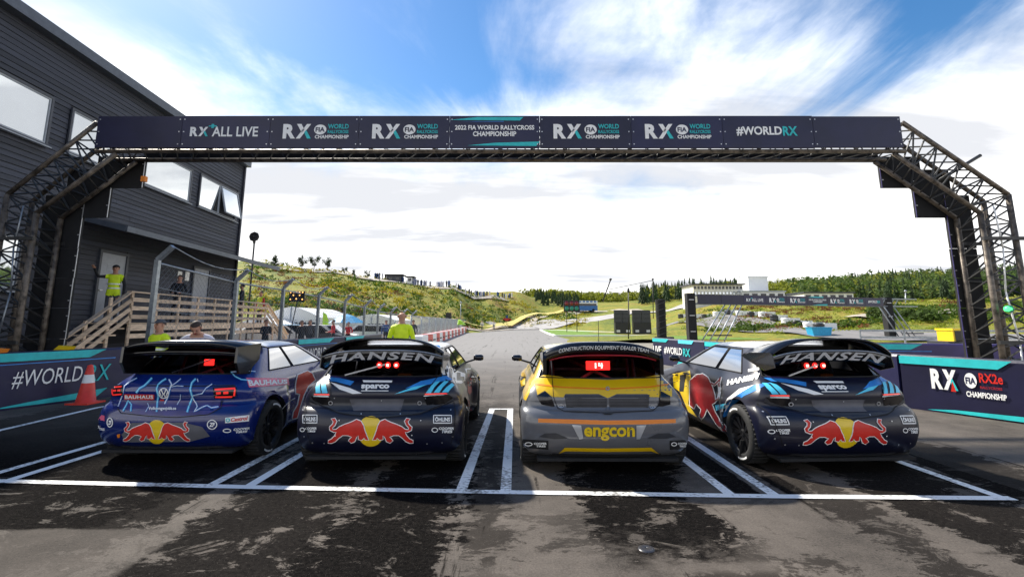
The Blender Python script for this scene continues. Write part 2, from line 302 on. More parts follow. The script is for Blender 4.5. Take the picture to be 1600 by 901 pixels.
# ---- track
LANES = [-4.06, -1.57, 1.0, 3.47]
def asphalt():
    m = bpy.data.materials.new('asphalt'); m.use_nodes = True; nt = m.node_tree; b = nt.nodes['Principled BSDF']; L = nt.links.new
    tc = nt.nodes.new('ShaderNodeTexCoord'); P = tc.outputs['Object']; sp = nt.nodes.new('ShaderNodeSeparateXYZ'); L(P, sp.inputs[0]); X, Y, _ = sp.outputs
    def mm(op, a, b=None, c=None, cl=False):
        n = nt.nodes.new('ShaderNodeMath'); n.operation = op; n.use_clamp = cl
        for i, x in enumerate((a, b, c)):
            if x is None: continue
            if isinstance(x, (int, float)): n.inputs[i].default_value = x
            else: L(x, n.inputs[i])
        return n.outputs[0]
    def nz(s, d, st=(1, 1, 1), rough=.6, dist=0, off=(0, 0, 0)):
        mp = nt.nodes.new('ShaderNodeMapping'); mp.inputs['Scale'].default_value = st; mp.inputs['Location'].default_value = off; L(P, mp.inputs[0])
        t = nt.nodes.new('ShaderNodeTexNoise'); t.inputs['Scale'].default_value = s; t.inputs['Detail'].default_value = d; t.inputs['Roughness'].default_value = rough; t.inputs['Distortion'].default_value = dist
        L(mp.outputs[0], t.inputs['Vector']); return t.outputs['Fac']
    def rng(v, a, b): 
        n = nt.nodes.new('ShaderNodeMapRange'); n.interpolation_type = 'SMOOTHSTEP'; n.inputs[1].default_value = a; n.inputs[2].default_value = b; L(v, n.inputs[0]); return n.outputs[0]
    edge = mm('ADD', mm('MULTIPLY', mm('SUBTRACT', nz(1.1, 6, (1, .55, 1), .65, .6), .5), 1.7), mm('MULTIPLY', mm('SUBTRACT', nz(6, 10, (.8, 1.25, 1), .8, .4), .5), 2.2))
    tot = None
    # rubber and damp behind the grid boxes; the leftmost bands also hold painted building shade: (centre, half width, how far it runs back, strength)
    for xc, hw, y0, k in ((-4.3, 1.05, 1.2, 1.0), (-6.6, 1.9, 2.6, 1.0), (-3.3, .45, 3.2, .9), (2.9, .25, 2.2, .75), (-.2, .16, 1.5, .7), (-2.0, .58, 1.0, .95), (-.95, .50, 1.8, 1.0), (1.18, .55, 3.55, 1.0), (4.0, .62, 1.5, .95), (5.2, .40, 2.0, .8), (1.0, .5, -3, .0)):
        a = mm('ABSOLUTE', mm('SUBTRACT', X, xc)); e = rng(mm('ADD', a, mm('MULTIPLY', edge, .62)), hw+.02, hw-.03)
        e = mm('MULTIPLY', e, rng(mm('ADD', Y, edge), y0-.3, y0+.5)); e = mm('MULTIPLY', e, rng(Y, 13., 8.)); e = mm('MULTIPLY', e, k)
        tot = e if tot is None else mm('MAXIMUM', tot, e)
    # thin black tyre streaks running down the track
    st = rng(nz(2.6, 8, (1.8, .05, 1), .75), .545, .62); st = mm('MULTIPLY', mm('MULTIPLY', st, rng(nz(1.7, 7, (1, .6, 1), .75, 0, (9, 1, 0)), .44, .54)), .9)
    blot = rng(nz(.7, 10, (.8, 1.1, 1), .76, .6, (4, 2, 0)), .53, .565); blot = mm('MULTIPLY', blot, mm('MULTIPLY', rng(Y, 6.5, 2.5), .8))
    tot = mm('MAXIMUM', tot, st); tot = mm('MAXIMUM', tot, blot)
    # black sealer strips beside the paint of the third and fourth box
    for xc, hw in ((2.235, .12), (2.70, .11), (4.78, .13)):
        a = mm('ABSOLUTE', mm('SUBTRACT', X, xc)); e = rng(mm('ADD', a, mm('MULTIPLY', edge, .05)), hw+.015, hw-.015); e = mm('MULTIPLY', e, rng(Y, 4.78, 4.86)); tot = mm('MAXIMUM', tot, mm('MULTIPLY', e, rng(Y, 9.5, 8)))
    tot = mm('MINIMUM', tot, 1.0)
    hole = mm('MULTIPLY', rng(nz(2.3, 10, (.8, 1.2, 1), .78, .5, (1, 7, 0)), .555, .60), rng(Y, 6.2, 4.6)); tot = mm('MULTIPLY', tot, mm('SUBTRACT', 1.0, mm('MULTIPLY', hole, .8)))
    tot = mm('MULTIPLY', tot, mm('SUBTRACT', 1.0, mm('MULTIPLY', rng(Y, 5.6, 9.0), .45)))
    tot = mm('MULTIPLY', tot, mm('ADD', .72, mm('MULTIPLY', nz(30, 6, rough=.8), .5)))
    tot = mm('MINIMUM', tot, 1.0)
    base = nt.nodes.new('ShaderNodeValToRGB'); e = base.color_ramp.elements; e[0].position = .34; e[0].color = (.022, .020, .018, 1); e[1].position = .68; e[1].color = (.185, .158, .135, 1)
    L(mm('ADD', mm('MULTIPLY', nz(.9, 8, rough=.7), .50), mm('MULTIPLY', nz(60, 5, rough=.9), .50)), base.inputs[0])
    # a paler repair patch at the lower left and one near the manhole
    def rect(x0, x1, y0, y1, s=.05):
        return mm('MULTIPLY', mm('MULTIPLY', rng(mm('ADD', X, mm('MULTIPLY', edge, .10)), x0-s, x0+s), rng(mm('ADD', X, mm('MULTIPLY', edge, .10)), x1+s, x1-s)), mm('MULTIPLY', rng(Y, y0-s, y0+s), rng(mm('ADD', Y, mm('MULTIPLY', edge, .06)), y1+s, y1-s)))
    patch = mm('MAXIMUM', rect(-5.2, -2.55, 1.5, 4.12, .03), mm('MAXIMUM', rect(.95, 1.75, 3.46, 3.60, .05), rect(-.3, .62, 1.0, 3.55, .08)))
    tot = mm('MULTIPLY', tot, mm('SUBTRACT', 1.0, mm('MULTIPLY', patch, .62)))
    far = rng(Y, 7., 30.)  # paler with distance: sun glare on the far road put into the colour
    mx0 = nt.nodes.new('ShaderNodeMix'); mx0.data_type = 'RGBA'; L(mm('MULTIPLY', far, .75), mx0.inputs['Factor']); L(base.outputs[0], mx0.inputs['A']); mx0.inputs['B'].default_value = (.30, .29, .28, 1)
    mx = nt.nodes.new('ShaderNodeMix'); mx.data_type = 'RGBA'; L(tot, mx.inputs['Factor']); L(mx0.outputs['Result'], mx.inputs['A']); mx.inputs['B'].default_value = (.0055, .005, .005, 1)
    L(mx.outputs['Result'], b.inputs['Base Color'])
    spk = rng(nz(150, 2, rough=.5), .66, .74)
    mxs = nt.nodes.new('ShaderNodeMix'); mxs.data_type = 'RGBA'; L(mm('MULTIPLY', spk, .45), mxs.inputs['Factor']); L(mx.outputs['Result'], mxs.inputs['A']); mxs.inputs['B'].default_value = (.30, .28, .25, 1); L(mxs.outputs['Result'], b.inputs['Base Color'])
    ro = mm('ADD', .85, mm('MULTIPLY', tot, .1)); L(ro, b.inputs['Roughness']); L(mm('SUBTRACT', .16, mm('MULTIPLY', tot, .15)), b.inputs['Specular IOR Level'])
    bp = nt.nodes.new('ShaderNodeBump'); bp.inputs['Strength'].default_value = .55; bp.inputs['Distance'].default_value = .006
    L(mm('ADD', nz(70, 3, rough=.7), mm('MULTIPLY', nz(6, 4), .6)), bp.inputs['Height']); L(bp.outputs[0], b.inputs['Normal']); M['asphalt'] = m
asphalt()
LEFT = [(-16, -30), (-12, 4), (-9.33, 9.24), (-8.8, 10.92), (-6.9, 16.5), (-6.4, 24), (-6.2, 34), (-6.6, 46), (-7.6, 75), (-9, 105), (-12, 125)]
RIGHT = [(14, -30), (10.2, 4), (8.16, 8.11), (7.5, 9.57), (7.1, 13), (6.6, 18), (6.2, 26), (5.4, 40), (4.7, 56), (5.2, 85), (5.6, 103), (6, 125)]
def edge_x(tab, y): return float(np.interp(y, [p[1] for p in tab], [p[0] for p in tab]))
mb = MB(); ys = [-30, -10, 0, 4, 8, 9.5, 11, 13, 16, 20, 26, 34, 46, 60, 80, 103, 114, 125]
for y in ys:
    a, b = edge_x(LEFT, y)-.25, edge_x(RIGHT, y)+.25
    for k in range(7): mb.v.append((a+(b-a)*k/6, y, 0))
mb.f = [(j*7+i, j*7+i+1, (j+1)*7+i+1, (j+1)*7+i) for j in range(len(ys)-1) for i in range(6)]
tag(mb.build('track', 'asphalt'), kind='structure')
def strip(name, m, pts, width, lift=.05, n=6):           # a band draped on the terrain, pts are (X, Y) of its middle
    P = [];
    for (a, b) in zip(pts, pts[1:]):
        for k in range(n): P.append((a[0]+(b[0]-a[0])*k/n, a[1]+(b[1]-a[1])*k/n))
    P.append(pts[-1]); mb = MB(); K = 4
    for i, p in enumerate(P):
        q = P[min(i+1, len(P)-1)]; o = P[max(i-1, 0)]; dx, dy = q[0]-o[0], q[1]-o[1]; l = math.hypot(dx, dy); nx, ny = -dy/l, dx/l
        wd = width if not callable(width) else width(i/(len(P)-1))
        zz = [TZ(p[0]+nx*wd*(k/K-.5), p[1]+ny*wd*(k/K-.5)) for k in range(K+1)]; z = max(zz)
        for k in range(K+1): mb.v.append((p[0]+nx*wd*(k/K-.5), p[1]+ny*wd*(k/K-.5), zz[k]+lift))
    mb.f = [(i*(K+1)+k, i*(K+1)+k+1, (i+1)*(K+1)+k+1, (i+1)*(K+1)+k) for i in range(len(P)-1) for k in range(K)]
    return tag(mb.build(name, m, smooth=True), kind='structure')
def W(u, Y): return ((u-800)/FPX*Y, Y)
mat('pale_asphalt', (.40, .38, .36), .85, var=.2, scale=.35, bump=.1, bscale=20)
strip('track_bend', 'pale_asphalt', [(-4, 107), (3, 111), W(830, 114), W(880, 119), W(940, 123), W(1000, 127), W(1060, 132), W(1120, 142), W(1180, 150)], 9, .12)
strip('hill_road', 'asphalt_far', [W(1040, 88), W(1085, 82), W(1130, 72), W(1180, 62), W(1250, 52), W(1330, 46), W(1500, 42), W(1800, 40)], 7.5, .10)
strip('upper_road', 'gravel', [W(1010, 135), W(960, 160), W(900, 150), W(850, 138), W(800, 112), W(740, 84), W(700, 80), W(660, 72), W(640, 62)], 5, .10)
strip('yellow_kerb', 'kerb_yellow', [W(900, 156), W(850, 143), W(800, 117), W(745, 88), W(700, 84), W(662, 76), W(642, 64), W(632, 55)], 2.2, .8)
strip('ridge_path', 'gravel', [W(385, 121), W(420, 121), W(470, 121.5), W(520, 122), W(560, 123), W(620, 125), W(700, 127), W(790, 152)], 3, .25)
strip('bank_path', 'gravel', [W(1330, 62), W(1400, 64), W(1520, 63), W(1700, 62)], 3, .2)
lb = MB(); lp = [(5.0, 57.5), (13.5, 56.5), (17.5, 60), (15, 76), (9, 96), (5.9, 103), (5.4, 88), (4.95, 66)]
lb.prism(lp, (0, 0, -.04), (1, 0, 0), (0, 1, 0), .10); tag(lb.build('grass_island', 'lawn'), kind='structure')
ke = MB()
for a, b in zip(lp, lp[1:]+lp[:1]): ke.bar((a[0], a[1], .06), (b[0], b[1], .06), .35, .14)
tag(ke.build('island_kerb', 'white'), kind='structure')
lb = MB(); lb.prism([(14.5, 46), (30, 45), (34, 52), (24, 64), (17, 70)], (0, 0, -.04), (1, 0, 0), (0, 1, 0), .08); tag(lb.build('lawn', 'lawn'), kind='structure')
# ---- painted grid
def paint():
    m = bpy.data.materials.new('road_paint'); m.use_nodes = True; nt = m.node_tree; b = nt.nodes['Principled BSDF']; L = nt.links.new
    tc = nt.nodes.new('ShaderNodeTexCoord'); t = nt.nodes.new('ShaderNodeTexNoise'); t.inputs['Scale'].default_value = 26; t.inputs['Detail'].default_value = 6; L(tc.outputs['Object'], t.inputs['Vector'])
    t2 = nt.nodes.new('ShaderNodeTexNoise'); t2.inputs['Scale'].default_value = 1.6; t2.inputs['Detail'].default_value = 4; L(tc.outputs['Object'], t2.inputs['Vector'])
    a = nt.nodes.new('ShaderNodeMath'); a.operation = 'MULTIPLY_ADD'; a.inputs[1].default_value = .5; L(t.outputs['Fac'], a.inputs[0]); 
    h = nt.nodes.new('ShaderNodeMath'); h.operation = 'MULTIPLY'; h.inputs[1].default_value = .5; L(t2.outputs['Fac'], h.inputs[0]); L(h.outputs[0], a.inputs[2])
    r = nt.nodes.new('ShaderNodeValToRGB'); e = r.color_ramp.elements; e[0].position = .37; e[0].color = (.14, .13, .12, 1); e[1].position = .49; e[1].color = (.85, .85, .83, 1)
    L(a.outputs[0], r.inputs[0]); L(r.outputs[0], b.inputs['Base Color']); b.inputs['Roughness'].default_value = .6; M['road_paint'] = m
paint()
START = [(-5.62, 5.30), (-2.6, 5.09), (-.3, 4.955), (2.46, 4.83), (4.60, 4.78)]
def start_y(x): return float(np.interp(x, [p[0] for p in START], [p[1] for p in START]))
def band(name, pts, wd, z=.004):
    mb = MB(); P, F = stroke2d(pts, wd); mb.add([(x, y, z) for x, y in P], F); return tag(mb.build(name, 'road_paint'), kind='structure')
band('start_line', START, .105, .008)
for (x0, x1, yend) in ((-5.53, -5.44, 10.6), (-5.16, -5.06, 10.6), (-2.99, -2.93, 10.2), (-2.6, -2.52, 10.2), (-.49, -.37, 9.5), (-.06, -.03, 9.5), (2.05, 2.0, 9.6), (2.46, 2.46, 9.6), (4.52, 4.42, 9.6)):
    band('grid_line', [(x0, start_y(x0)+.0), (x1, yend)], .105)
band('grid_line', [(-.40, 9.42), (-.02, 9.42)], .10, .008); band('grid_line', [(-5.5, 10.6), (-2.9, 10.2)], .10, .008)
band('edge_line', [(-7.2, 3), (-7.67, 7.64), (-7.86, 9.6), (-7.3, 12.5), (-6.0, 18), (-5.6, 30)], .11)
# ---- manhole set in the asphalt
t = thing('manhole_cover', 'small round metal manhole cover in asphalt behind the grey and yellow car', 'manhole', tuple(gnd(1010, 857)))
MB().lathe([(0, .001), (.010, .001), (.008, .04), (.006, .055), (0, .06)], (0, 0, 0), 'Z', 20).build('lid', 'lead_grey', t, True)
# ================================================================== RACE CARS
SR = [0, .10, .20, .30, .40, .50, .60, .68, .76, .83, .89, .935, .967, .988, 1.0]
NS, NF = 44, 8
HATCH = dict(   # z: half width, rear y, front y, rear corner depth
 rows=[(.15, .80, .20, 3.80, .26), (.19, .86, .12, 3.88, .28), (.26, .905, .05, 3.95, .30), (.34, .918, .018, 3.99, .30), (.42, .925, .0, 4.0, .30), (.50, .928, .0, 4.0, .30),
  (.56, .928, .012, 3.98, .30), (.61, .925, .035, 3.95, .30), (.645, .92, .065, 3.93, .30), (.665, .912, .10, 3.90, .29), (.69, .905, .125, 3.86, .28), (.74, .893, .115, 3.76, .27),
  (.79, .872, .10, 3.58, .27), (.83, .85, .105, 3.40, .27), (.87, .828, .125, 3.20, .27), (.905, .805, .155, 3.02, .27), (.935, .785, .19, 2.86, .27), (.96, .768, .225, 2.74, .26),
  (.985, .755, .26, 2.66, .26), (1.03, .735, .315, 2.55, .25), (1.08, .712, .375, 2.43, .24), (1.13, .688, .435, 2.31, .23), (1.18, .662, .50, 2.19, .22), (1.225, .636, .565, 2.08, .21),
  (1.26, .612, .62, 1.99, .20), (1.285, .588, .665, 1.92, .20), (1.305, .556, .71, 1.85, .20), (1.320, .51, .76, 1.77, .20), (1.331, .44, .83, 1.66, .20), (1.339, .33, .95, 1.52, .19), (1.343, .18, 1.08, 1.36, .1)],
 rear=(.985, 1.245), side=(.985, 1.262), axle=.60)
def body_rows(P, zs=1., ws=1.):
    return [(r[0]*zs if r[0] > .9 else r[0]*(1+(zs-1)*max(0, (r[0]-.6)/.3)), r[1]*ws, r[2], r[3], r[4]) for r in P['rows']]
def car_body(P, zs=1.0, ws=1.0, rear_shift=None):
    rows = body_rows(P, zs, ws); half = []
    AX = (P['axle'], P['axle']+2.55)
    def sm(a, b, x): k = min(max((x-a)/(b-a), 0), 1); return k*k*(3-2*k)
    out = []
    for (z, wd, yr, yf, c) in rows:
        if rear_shift: yr += rear_shift(z)
        if z < .95: c *= .86
        h = []
        for s in SR: h.append((wd*s, yr+c*(1-(1-s**4.0)**(1/4.0)) + .05*s*s))
        y0, y1 = yr+c+.05, yf-.55 if z < .9 else yf-.22
        y1 = max(y1, y0+.2)
        for k in range(1, NS): 
            y = y0+(y1-y0)*k/NS
            low = 1-sm(.70, .86, z)
            ins = sm(AX[0]+.44, AX[0]+.52, y)*(1-sm(AX[1]-.52, AX[1]-.42, y))
            x = wd-.085*ins*low-.0*y
            if z < .24: x -= .0
            h.append((x, y))
        cf = yf-y1
        for k in range(NF+1):
            a = (k/NF)*math.pi/2; h.append((wd*math.cos(a)**.75 if k < NF else 0., y1+cf*math.sin(a)**.9))
        out.append((z, h))
    m = len(out[0][1]); V = []; F = []; ID = []
    ncol = 2*m-2
    for z, h in out:
        crown = 0
        ring = [(x, y) for x, y in h]+[(-x, y) for x, y in h[-2:0:-1]]
        V += [(x, y, z) for x, y in ring]
    nr = len(out); NR = len(SR)
    # column of a face i lies between ring points i and i+1 ; mirrored column number
    def colm(i): return i if i < m-1 else ncol-1-i
    for j in range(nr-1):
        zc = (out[j][0]+out[j+1][0])/2; z0, z1 = out[j][0], out[j+1][0]
        for i in range(ncol):
            k = colm(i); f = (j*ncol+i, j*ncol+(i+1) % ncol, (j+1)*ncol+(i+1) % ncol, (j+1)*ncol+i)
            F.append(f); idx = 0
            if k < NR-1:
                if P['rear'][0]*zs <= z0+1e-4 and z1 <= P['rear'][1]*zs+.02 and k < 11: idx = 4
                elif zc < .665: idx = 1
                elif k < 12: idx = 2
            elif k < NR-1+NS-1:
                s = k-(NR-1)
                if P['side'][0]*zs <= z0+1e-4 and z1 <= P['side'][1]*zs+.02:
                    n0 = 4+int((z0-.98)*4); 
                    if n0 <= s < 19: idx = 5
                    elif 20 <= s < NS-2: idx = 6
            else:
                if P['side'][0]*zs <= z0+1e-4 and z1 <= P['side'][1]*zs+.02 and k > NR+NS: idx = 7
            if zc > 1.29*zs: idx = 3
            ID.append(idx)
    V.append((0, 2.0, rows[0][0])); F += [(ncol*0+(i+1) % ncol, i, len(V)-1) for i in range(ncol)]; ID += [8]*ncol
    yt = sum(p[1] for p in out[-1][1])/m; V.append((0, yt, rows[-1][0]+.001)); F += [((nr-1)*ncol+i, (nr-1)*ncol+(i+1) % ncol, len(V)-1) for i in range(ncol)]; ID += [3]*ncol
    me = bpy.data.meshes.new('car_body'); me.from_pydata(V, [], F)
    for _ in range(10): me.materials.append(M['black'])
    me.polygons.foreach_set('material_index', ID)
    bm = bmesh.new(); bm.from_mesh(me); bmesh.ops.recalc_face_normals(bm, faces=bm.faces); bm.to_mesh(me); bm.free()
    o = link('car_shell', me)
    cut = MB()
    for ax in AX:
        for sx in (-1, 1): cut.tube((sx*.55, ax, .335), (sx*1.3, ax, .335), .372, 40)
    co = cut.build('cutter', 'black'); co.data.materials.clear()
    for _ in range(10): co.data.materials.append(M['matte_black'])
    co.data.polygons.foreach_set('material_index', [9]*len(co.data.polygons))
    md = o.modifiers.new('b', 'BOOLEAN'); md.object = co; md.operation = 'DIFFERENCE'; md.solver = 'EXACT'
    bpy.context.view_layer.update()
    res = bpy.data.meshes.new_from_object(o.evaluated_get(bpy.context.evaluated_depsgraph_get()))
    bpy.data.objects.remove(o); bpy.data.objects.remove(co)
    return res
def split_mesh(me, ids):
    bm = bmesh.new(); bm.from_mesh(me); bmesh.ops.delete(bm, geom=[f for f in bm.faces if f.material_index not in ids], context='FACES')
    o = bpy.data.meshes.new('p'); 
    for f in bm.faces: f.material_index = 0; f.smooth = True
    bm.to_mesh(o); bm.free(); o.materials.clear(); return o
PARTS = [((0,), 'body_shell'), ((1,), 'rear_bumper'), ((2,), 'tailgate'), ((3,), 'roof'), ((4,), 'rear_window'), ((7,), 'windscreen'), ((8,), 'underfloor'), ((9,), 'wheel_well')]
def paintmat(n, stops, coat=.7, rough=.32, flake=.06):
    """body paint: colours by height on the car, two-tone on the grey and yellow one"""
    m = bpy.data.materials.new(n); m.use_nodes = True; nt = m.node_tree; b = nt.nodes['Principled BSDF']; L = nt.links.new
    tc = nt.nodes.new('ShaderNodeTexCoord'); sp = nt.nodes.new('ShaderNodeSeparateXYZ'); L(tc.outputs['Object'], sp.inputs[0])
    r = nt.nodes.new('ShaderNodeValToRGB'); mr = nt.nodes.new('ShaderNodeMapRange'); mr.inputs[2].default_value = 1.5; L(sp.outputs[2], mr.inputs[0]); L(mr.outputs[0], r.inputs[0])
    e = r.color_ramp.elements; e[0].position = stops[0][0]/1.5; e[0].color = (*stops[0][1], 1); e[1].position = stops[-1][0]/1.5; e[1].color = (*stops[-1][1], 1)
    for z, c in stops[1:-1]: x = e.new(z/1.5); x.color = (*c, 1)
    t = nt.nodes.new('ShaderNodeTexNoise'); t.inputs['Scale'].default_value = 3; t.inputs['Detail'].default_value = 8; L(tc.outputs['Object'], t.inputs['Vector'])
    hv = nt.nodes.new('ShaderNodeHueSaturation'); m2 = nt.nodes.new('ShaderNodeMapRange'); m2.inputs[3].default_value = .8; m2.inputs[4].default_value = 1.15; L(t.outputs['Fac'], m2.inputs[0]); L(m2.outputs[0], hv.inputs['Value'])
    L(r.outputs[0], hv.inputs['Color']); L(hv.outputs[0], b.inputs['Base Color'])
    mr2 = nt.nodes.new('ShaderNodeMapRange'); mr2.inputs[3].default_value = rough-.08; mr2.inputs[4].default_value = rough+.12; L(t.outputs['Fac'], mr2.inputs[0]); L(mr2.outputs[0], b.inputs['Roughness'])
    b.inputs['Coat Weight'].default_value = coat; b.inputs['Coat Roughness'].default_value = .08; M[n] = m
NAVY = (.004, .005, .020)
paintmat('paint_navy', [(0, (.006, .006, .012)), (.25, NAVY), (1.5, NAVY)], .18, .36)  # navy goes black low down: underside shade put into the colour
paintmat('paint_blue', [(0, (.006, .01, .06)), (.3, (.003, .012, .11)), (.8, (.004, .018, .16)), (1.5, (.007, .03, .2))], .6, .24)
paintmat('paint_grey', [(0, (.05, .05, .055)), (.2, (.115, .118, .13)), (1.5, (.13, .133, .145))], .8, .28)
paintmat('paint_yellow', [(0, (.75, .46, .005)), (1.5, (.80, .52, .008))], .7, .3)
paintmat('paint_white', [(0, (.72, .72, .72)), (1.5, (.74, .74, .74))], .6, .35)
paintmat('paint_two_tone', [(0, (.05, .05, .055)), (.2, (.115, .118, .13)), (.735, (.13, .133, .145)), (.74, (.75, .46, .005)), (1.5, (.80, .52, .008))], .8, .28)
paintmat('paint_cream', [(0, (.70, .66, .42)), (1.5, (.74, .70, .45))], .6, .35)
RIM = None
def wheel(car, x, y, sx):
    """> wheel_rim (> tyre)"""
    r = MB(); s = sx
    r.lathe([(-.02, .20), (.02, .215), (.095, .222), (.105, .212), (.09, .20), (.03, .185), (.0, .18)], (0, 0, 0), 'X', 30, s)
    r.lathe([(.02, .001), (.075, .001), (.08, .03), (.07, .05), (.045, .06), (.03, .06)], (0, 0, 0), 'X', 20, s)
    for k in range(10):
        a = 2*math.pi*k/10
        for d in (-.10, .10):
            p = Vector((.055*s, .05*math.cos(a), .05*math.sin(a))); q = Vector((.085*s, .205*math.cos(a+d), .205*math.sin(a+d))); r.bar(p, q, .022, .025, (1, 0, 0))
    r.tube((-.01*s, 0, 0), (.012*s, 0, 0), .15, 24)
    o = r.build('wheel_rim', 'rim', car, False); o.location = (x, y, .318)
    t = MB(); t.lathe([(-.12, .215), (-.125, .24), (-.12, .295), (-.10, .315), (-.05, .32), (.05, .32), (.10, .315), (.12, .295), (.125, .25), (.118, .222), (.10, .215)], (0, 0, 0), 'X', 40, s)
    for k in range(40):
        a = 2*math.pi*k/40
        t.box((0, .318*math.cos(a), .318*math.sin(a)), (.20, .028, .010), rx=a+math.pi/2)
    t.build('tyre', 'rubber', o, True)
    for a0 in (.9, 4.1):
        k = MB(); P = []
        for i in range(13):
            a = a0+.75*i/12
            for rr in (.262, .283): P.append((.1265*s, rr*math.cos(a), rr*math.sin(a)))
        k.add(P, [(2*i, 2*i+1, 2*i+3, 2*i+2) for i in range(12)]); k.build('sidewall_lettering', 'white', o)
class Car:
    def __init__(s, label, x, y, mesh, paints, zs=1., rz=0):
        s.t = thing('rally_car', label, 'car', (x, y, 0), None, rz); s.o = Vector((x, y, 0)); s.rot = Matrix.Rotation(rz, 4, 'Z'); s.mesh = mesh; s.zs = zs
        for ids, nm in PARTS:
            me = split_mesh(mesh, ids); m = paints.get(nm, paints['*'])
            m = {'rear_window': 'rear_glass', 'windscreen': 'clear_glass', 'underfloor': 'matte_black', 'wheel_well': 'matte_black'}.get(nm, m)
            me.materials.append(M[m])
            if nm == 'wheel_well':
                for qx in (-1, 1):
                    for qy in (0, 1):
                        bm = bmesh.new(); bm.from_mesh(me); bmesh.ops.delete(bm, geom=[f for f in bm.faces if f.calc_center_median().x*qx < 0 or (f.calc_center_median().y > 1.9) != bool(qy)], context='FACES')
                        n = bpy.data.meshes.new(nm); bm.to_mesh(n); bm.free(); n.materials.append(M[m]); link(nm, n, s.t)
                continue
            ob = link(nm, me, s.t)
            if nm == 'rear_window': s.trim(ob)
        for i in (5, 6):
            me = split_mesh(mesh, (i,))
            for sx in (-1, 1):
                bm = bmesh.new(); bm.from_mesh(me); bmesh.ops.delete(bm, geom=[f for f in bm.faces if f.calc_center_median().x*sx < 0], context='FACES')
                n = bpy.data.meshes.new('side_window'); bm.to_mesh(n); bm.free(); n.materials.append(M['side_glass']); s.trim(link('side_window', n, s.t))
        for ax in (.60, 3.15):
            for sx in (-1, 1): wheel(s.t, sx*.80, ax, sx)
        s.interior(); s.refresh()
    def trim(s, ob, rad=.011):
        bm = bmesh.new(); bm.from_mesh(ob.data); mb = MB()
        for e in bm.edges:
            if e.is_boundary: mb.tube(e.verts[0].co, e.verts[1].co, rad, 5)
        bm.free(); mb.build('window_seal', 'matte_black', ob)
    def w(s, p): return s.o + s.rot @ Vector(p)
    def loc(s, p): return s.rot.inverted() @ (Vector(p)-s.o)
    def interior(s):
        z = s.zs
        MB().box((0, 1.6, .42), (1.3, 2.4, .06)).box((0, 2.75, .66), (1.36, .3, .4)).box((0, .62, .60), (1.1, .5, .4)).build('cabin_floor', 'matte_black', s.t)
        c = MB(); r = .02
        for sx in (-1, 1):
            c.path([(sx*.50, .72, .62), (sx*.52, 1.05, 1.22*z), (sx*.54, 1.9, 1.20*z), (sx*.62, 2.5, .93)], r, 8); c.tube((sx*.5, 1.30, 1.24*z), (sx*.55, 1.30, .5), r, 8)
            c.tube((sx*.50, 1.3, 1.22*z), (-sx*.42, .55, .82), r, 8)
        c.tube((-.52, 1.30, 1.24*z), (.52, 1.30, 1.24*z), r, 8); c.tube((-.5, 1.3, .98), (.5, 1.3, .98), r, 8); c.tube((-.5, .62, .9), (.5, .62, .9), r, 8)
        c.build('roll_cage', 'cage', s.t, True)
        q = MB().box((-.30, 1.75, .62), (.46, .5, .14)).box((-.30, 1.50, .90), (.46, .12, .62), rx=-.2).box((-.30, 1.47, 1.18), (.40, .10, .16), rx=-.2); q.build('racing_seat', 'seat', s.t)
        e = MB().box((.25, .72, .72), (.5, .35, .22)).box((-.32, .75, .74), (.35, .3, .2)); e.build('cooling_box', 'lead_grey', s.t)
    def refresh(s, extra=()):
        bm = bmesh.new(); bm.from_mesh(s.mesh)
        for o in extra: bm.from_mesh(o.data)
        bm.transform(Matrix.Translation(s.o) @ s.rot); s.bvh = BVHTree.FromBMesh(bm); bm.free()
    # ---- stickers and lamps: a shape seen at photo pixels is laid on the bodywork it covers
    def lay(s, name, P, F, m, layer=1, parent=None, thick=.0):
        V = []; ok = []
        for u, v in P:
            d = ray(u, v).normalized(); h, n, i, dist = s.bvh.ray_cast(CAM, d)
            if h is None: V.append(None); continue
            if n.dot(d) > 0: n = -n
            V.append(s.loc(h+n*(.0025*layer+thick)))
        used = {}; mb = MB()
        for f in F:
            if any(V[i] is None for i in f): continue
            q = [V[i] for i in f]
            if max((a-b).length for a in q for b in q) > .45: continue
            for i in f:
                if i not in used: used[i] = len(mb.v); mb.v.append(tuple(V[i]))
            mb.f.append(tuple(used[i] for i in f))
        if not mb.f: print('EMPTY DECAL', name); return None
        return mb.build(name, m, parent or s.t, True)
    def Z(s, ox, oy, k): s.z = (ox, oy, k)
    def q(s, pts): ox, oy, k = s.z; return [(ox+x/k, oy+y/k) for x, y in pts]
    def poly(s, name, pts, m, layer=1, cell=5, thick=0): return s.lay(name, *poly2d(s.q(pts), cell), m, layer, None, thick)
    def line(s, name, pts, wd, m, layer=2, closed=False):
        D = []
        n = len(pts)
        for i in range(n if closed else n-1):
            a, b = pts[i], pts[(i+1) % n]; k = max(1, int(math.hypot(b[0]-a[0], b[1]-a[1])/14))
            D += [(a[0]+(b[0]-a[0])*j/k, a[1]+(b[1]-a[1])*j/k) for j in range(k)]
        if not closed: D.append(pts[-1])
        P, F = stroke2d(s.q(D), wd/s.z[2], closed); return s.lay(name, P, F, m, layer)
    def text(s, t, quad, m, layer=3, **k):   # quad: bl, br, tr, tl in zoom pixels
        P, F, a = text2d(t, **k); bl, br, tr, tl = [Vector(p) for p in s.q(quad)]
        return s.lay('lettering', [tuple((bl*(1-x)+br*x)*(1-y)+(tl*(1-x)+tr*x)*y) for x, y in P], F, m, layer)
    def tbox(s, t, x0, y0, x1, y1, m, layer=3, **k): return s.text(t, [(x0, y1), (x1, y1), (x1, y0), (x0, y0)], m, layer, **k)
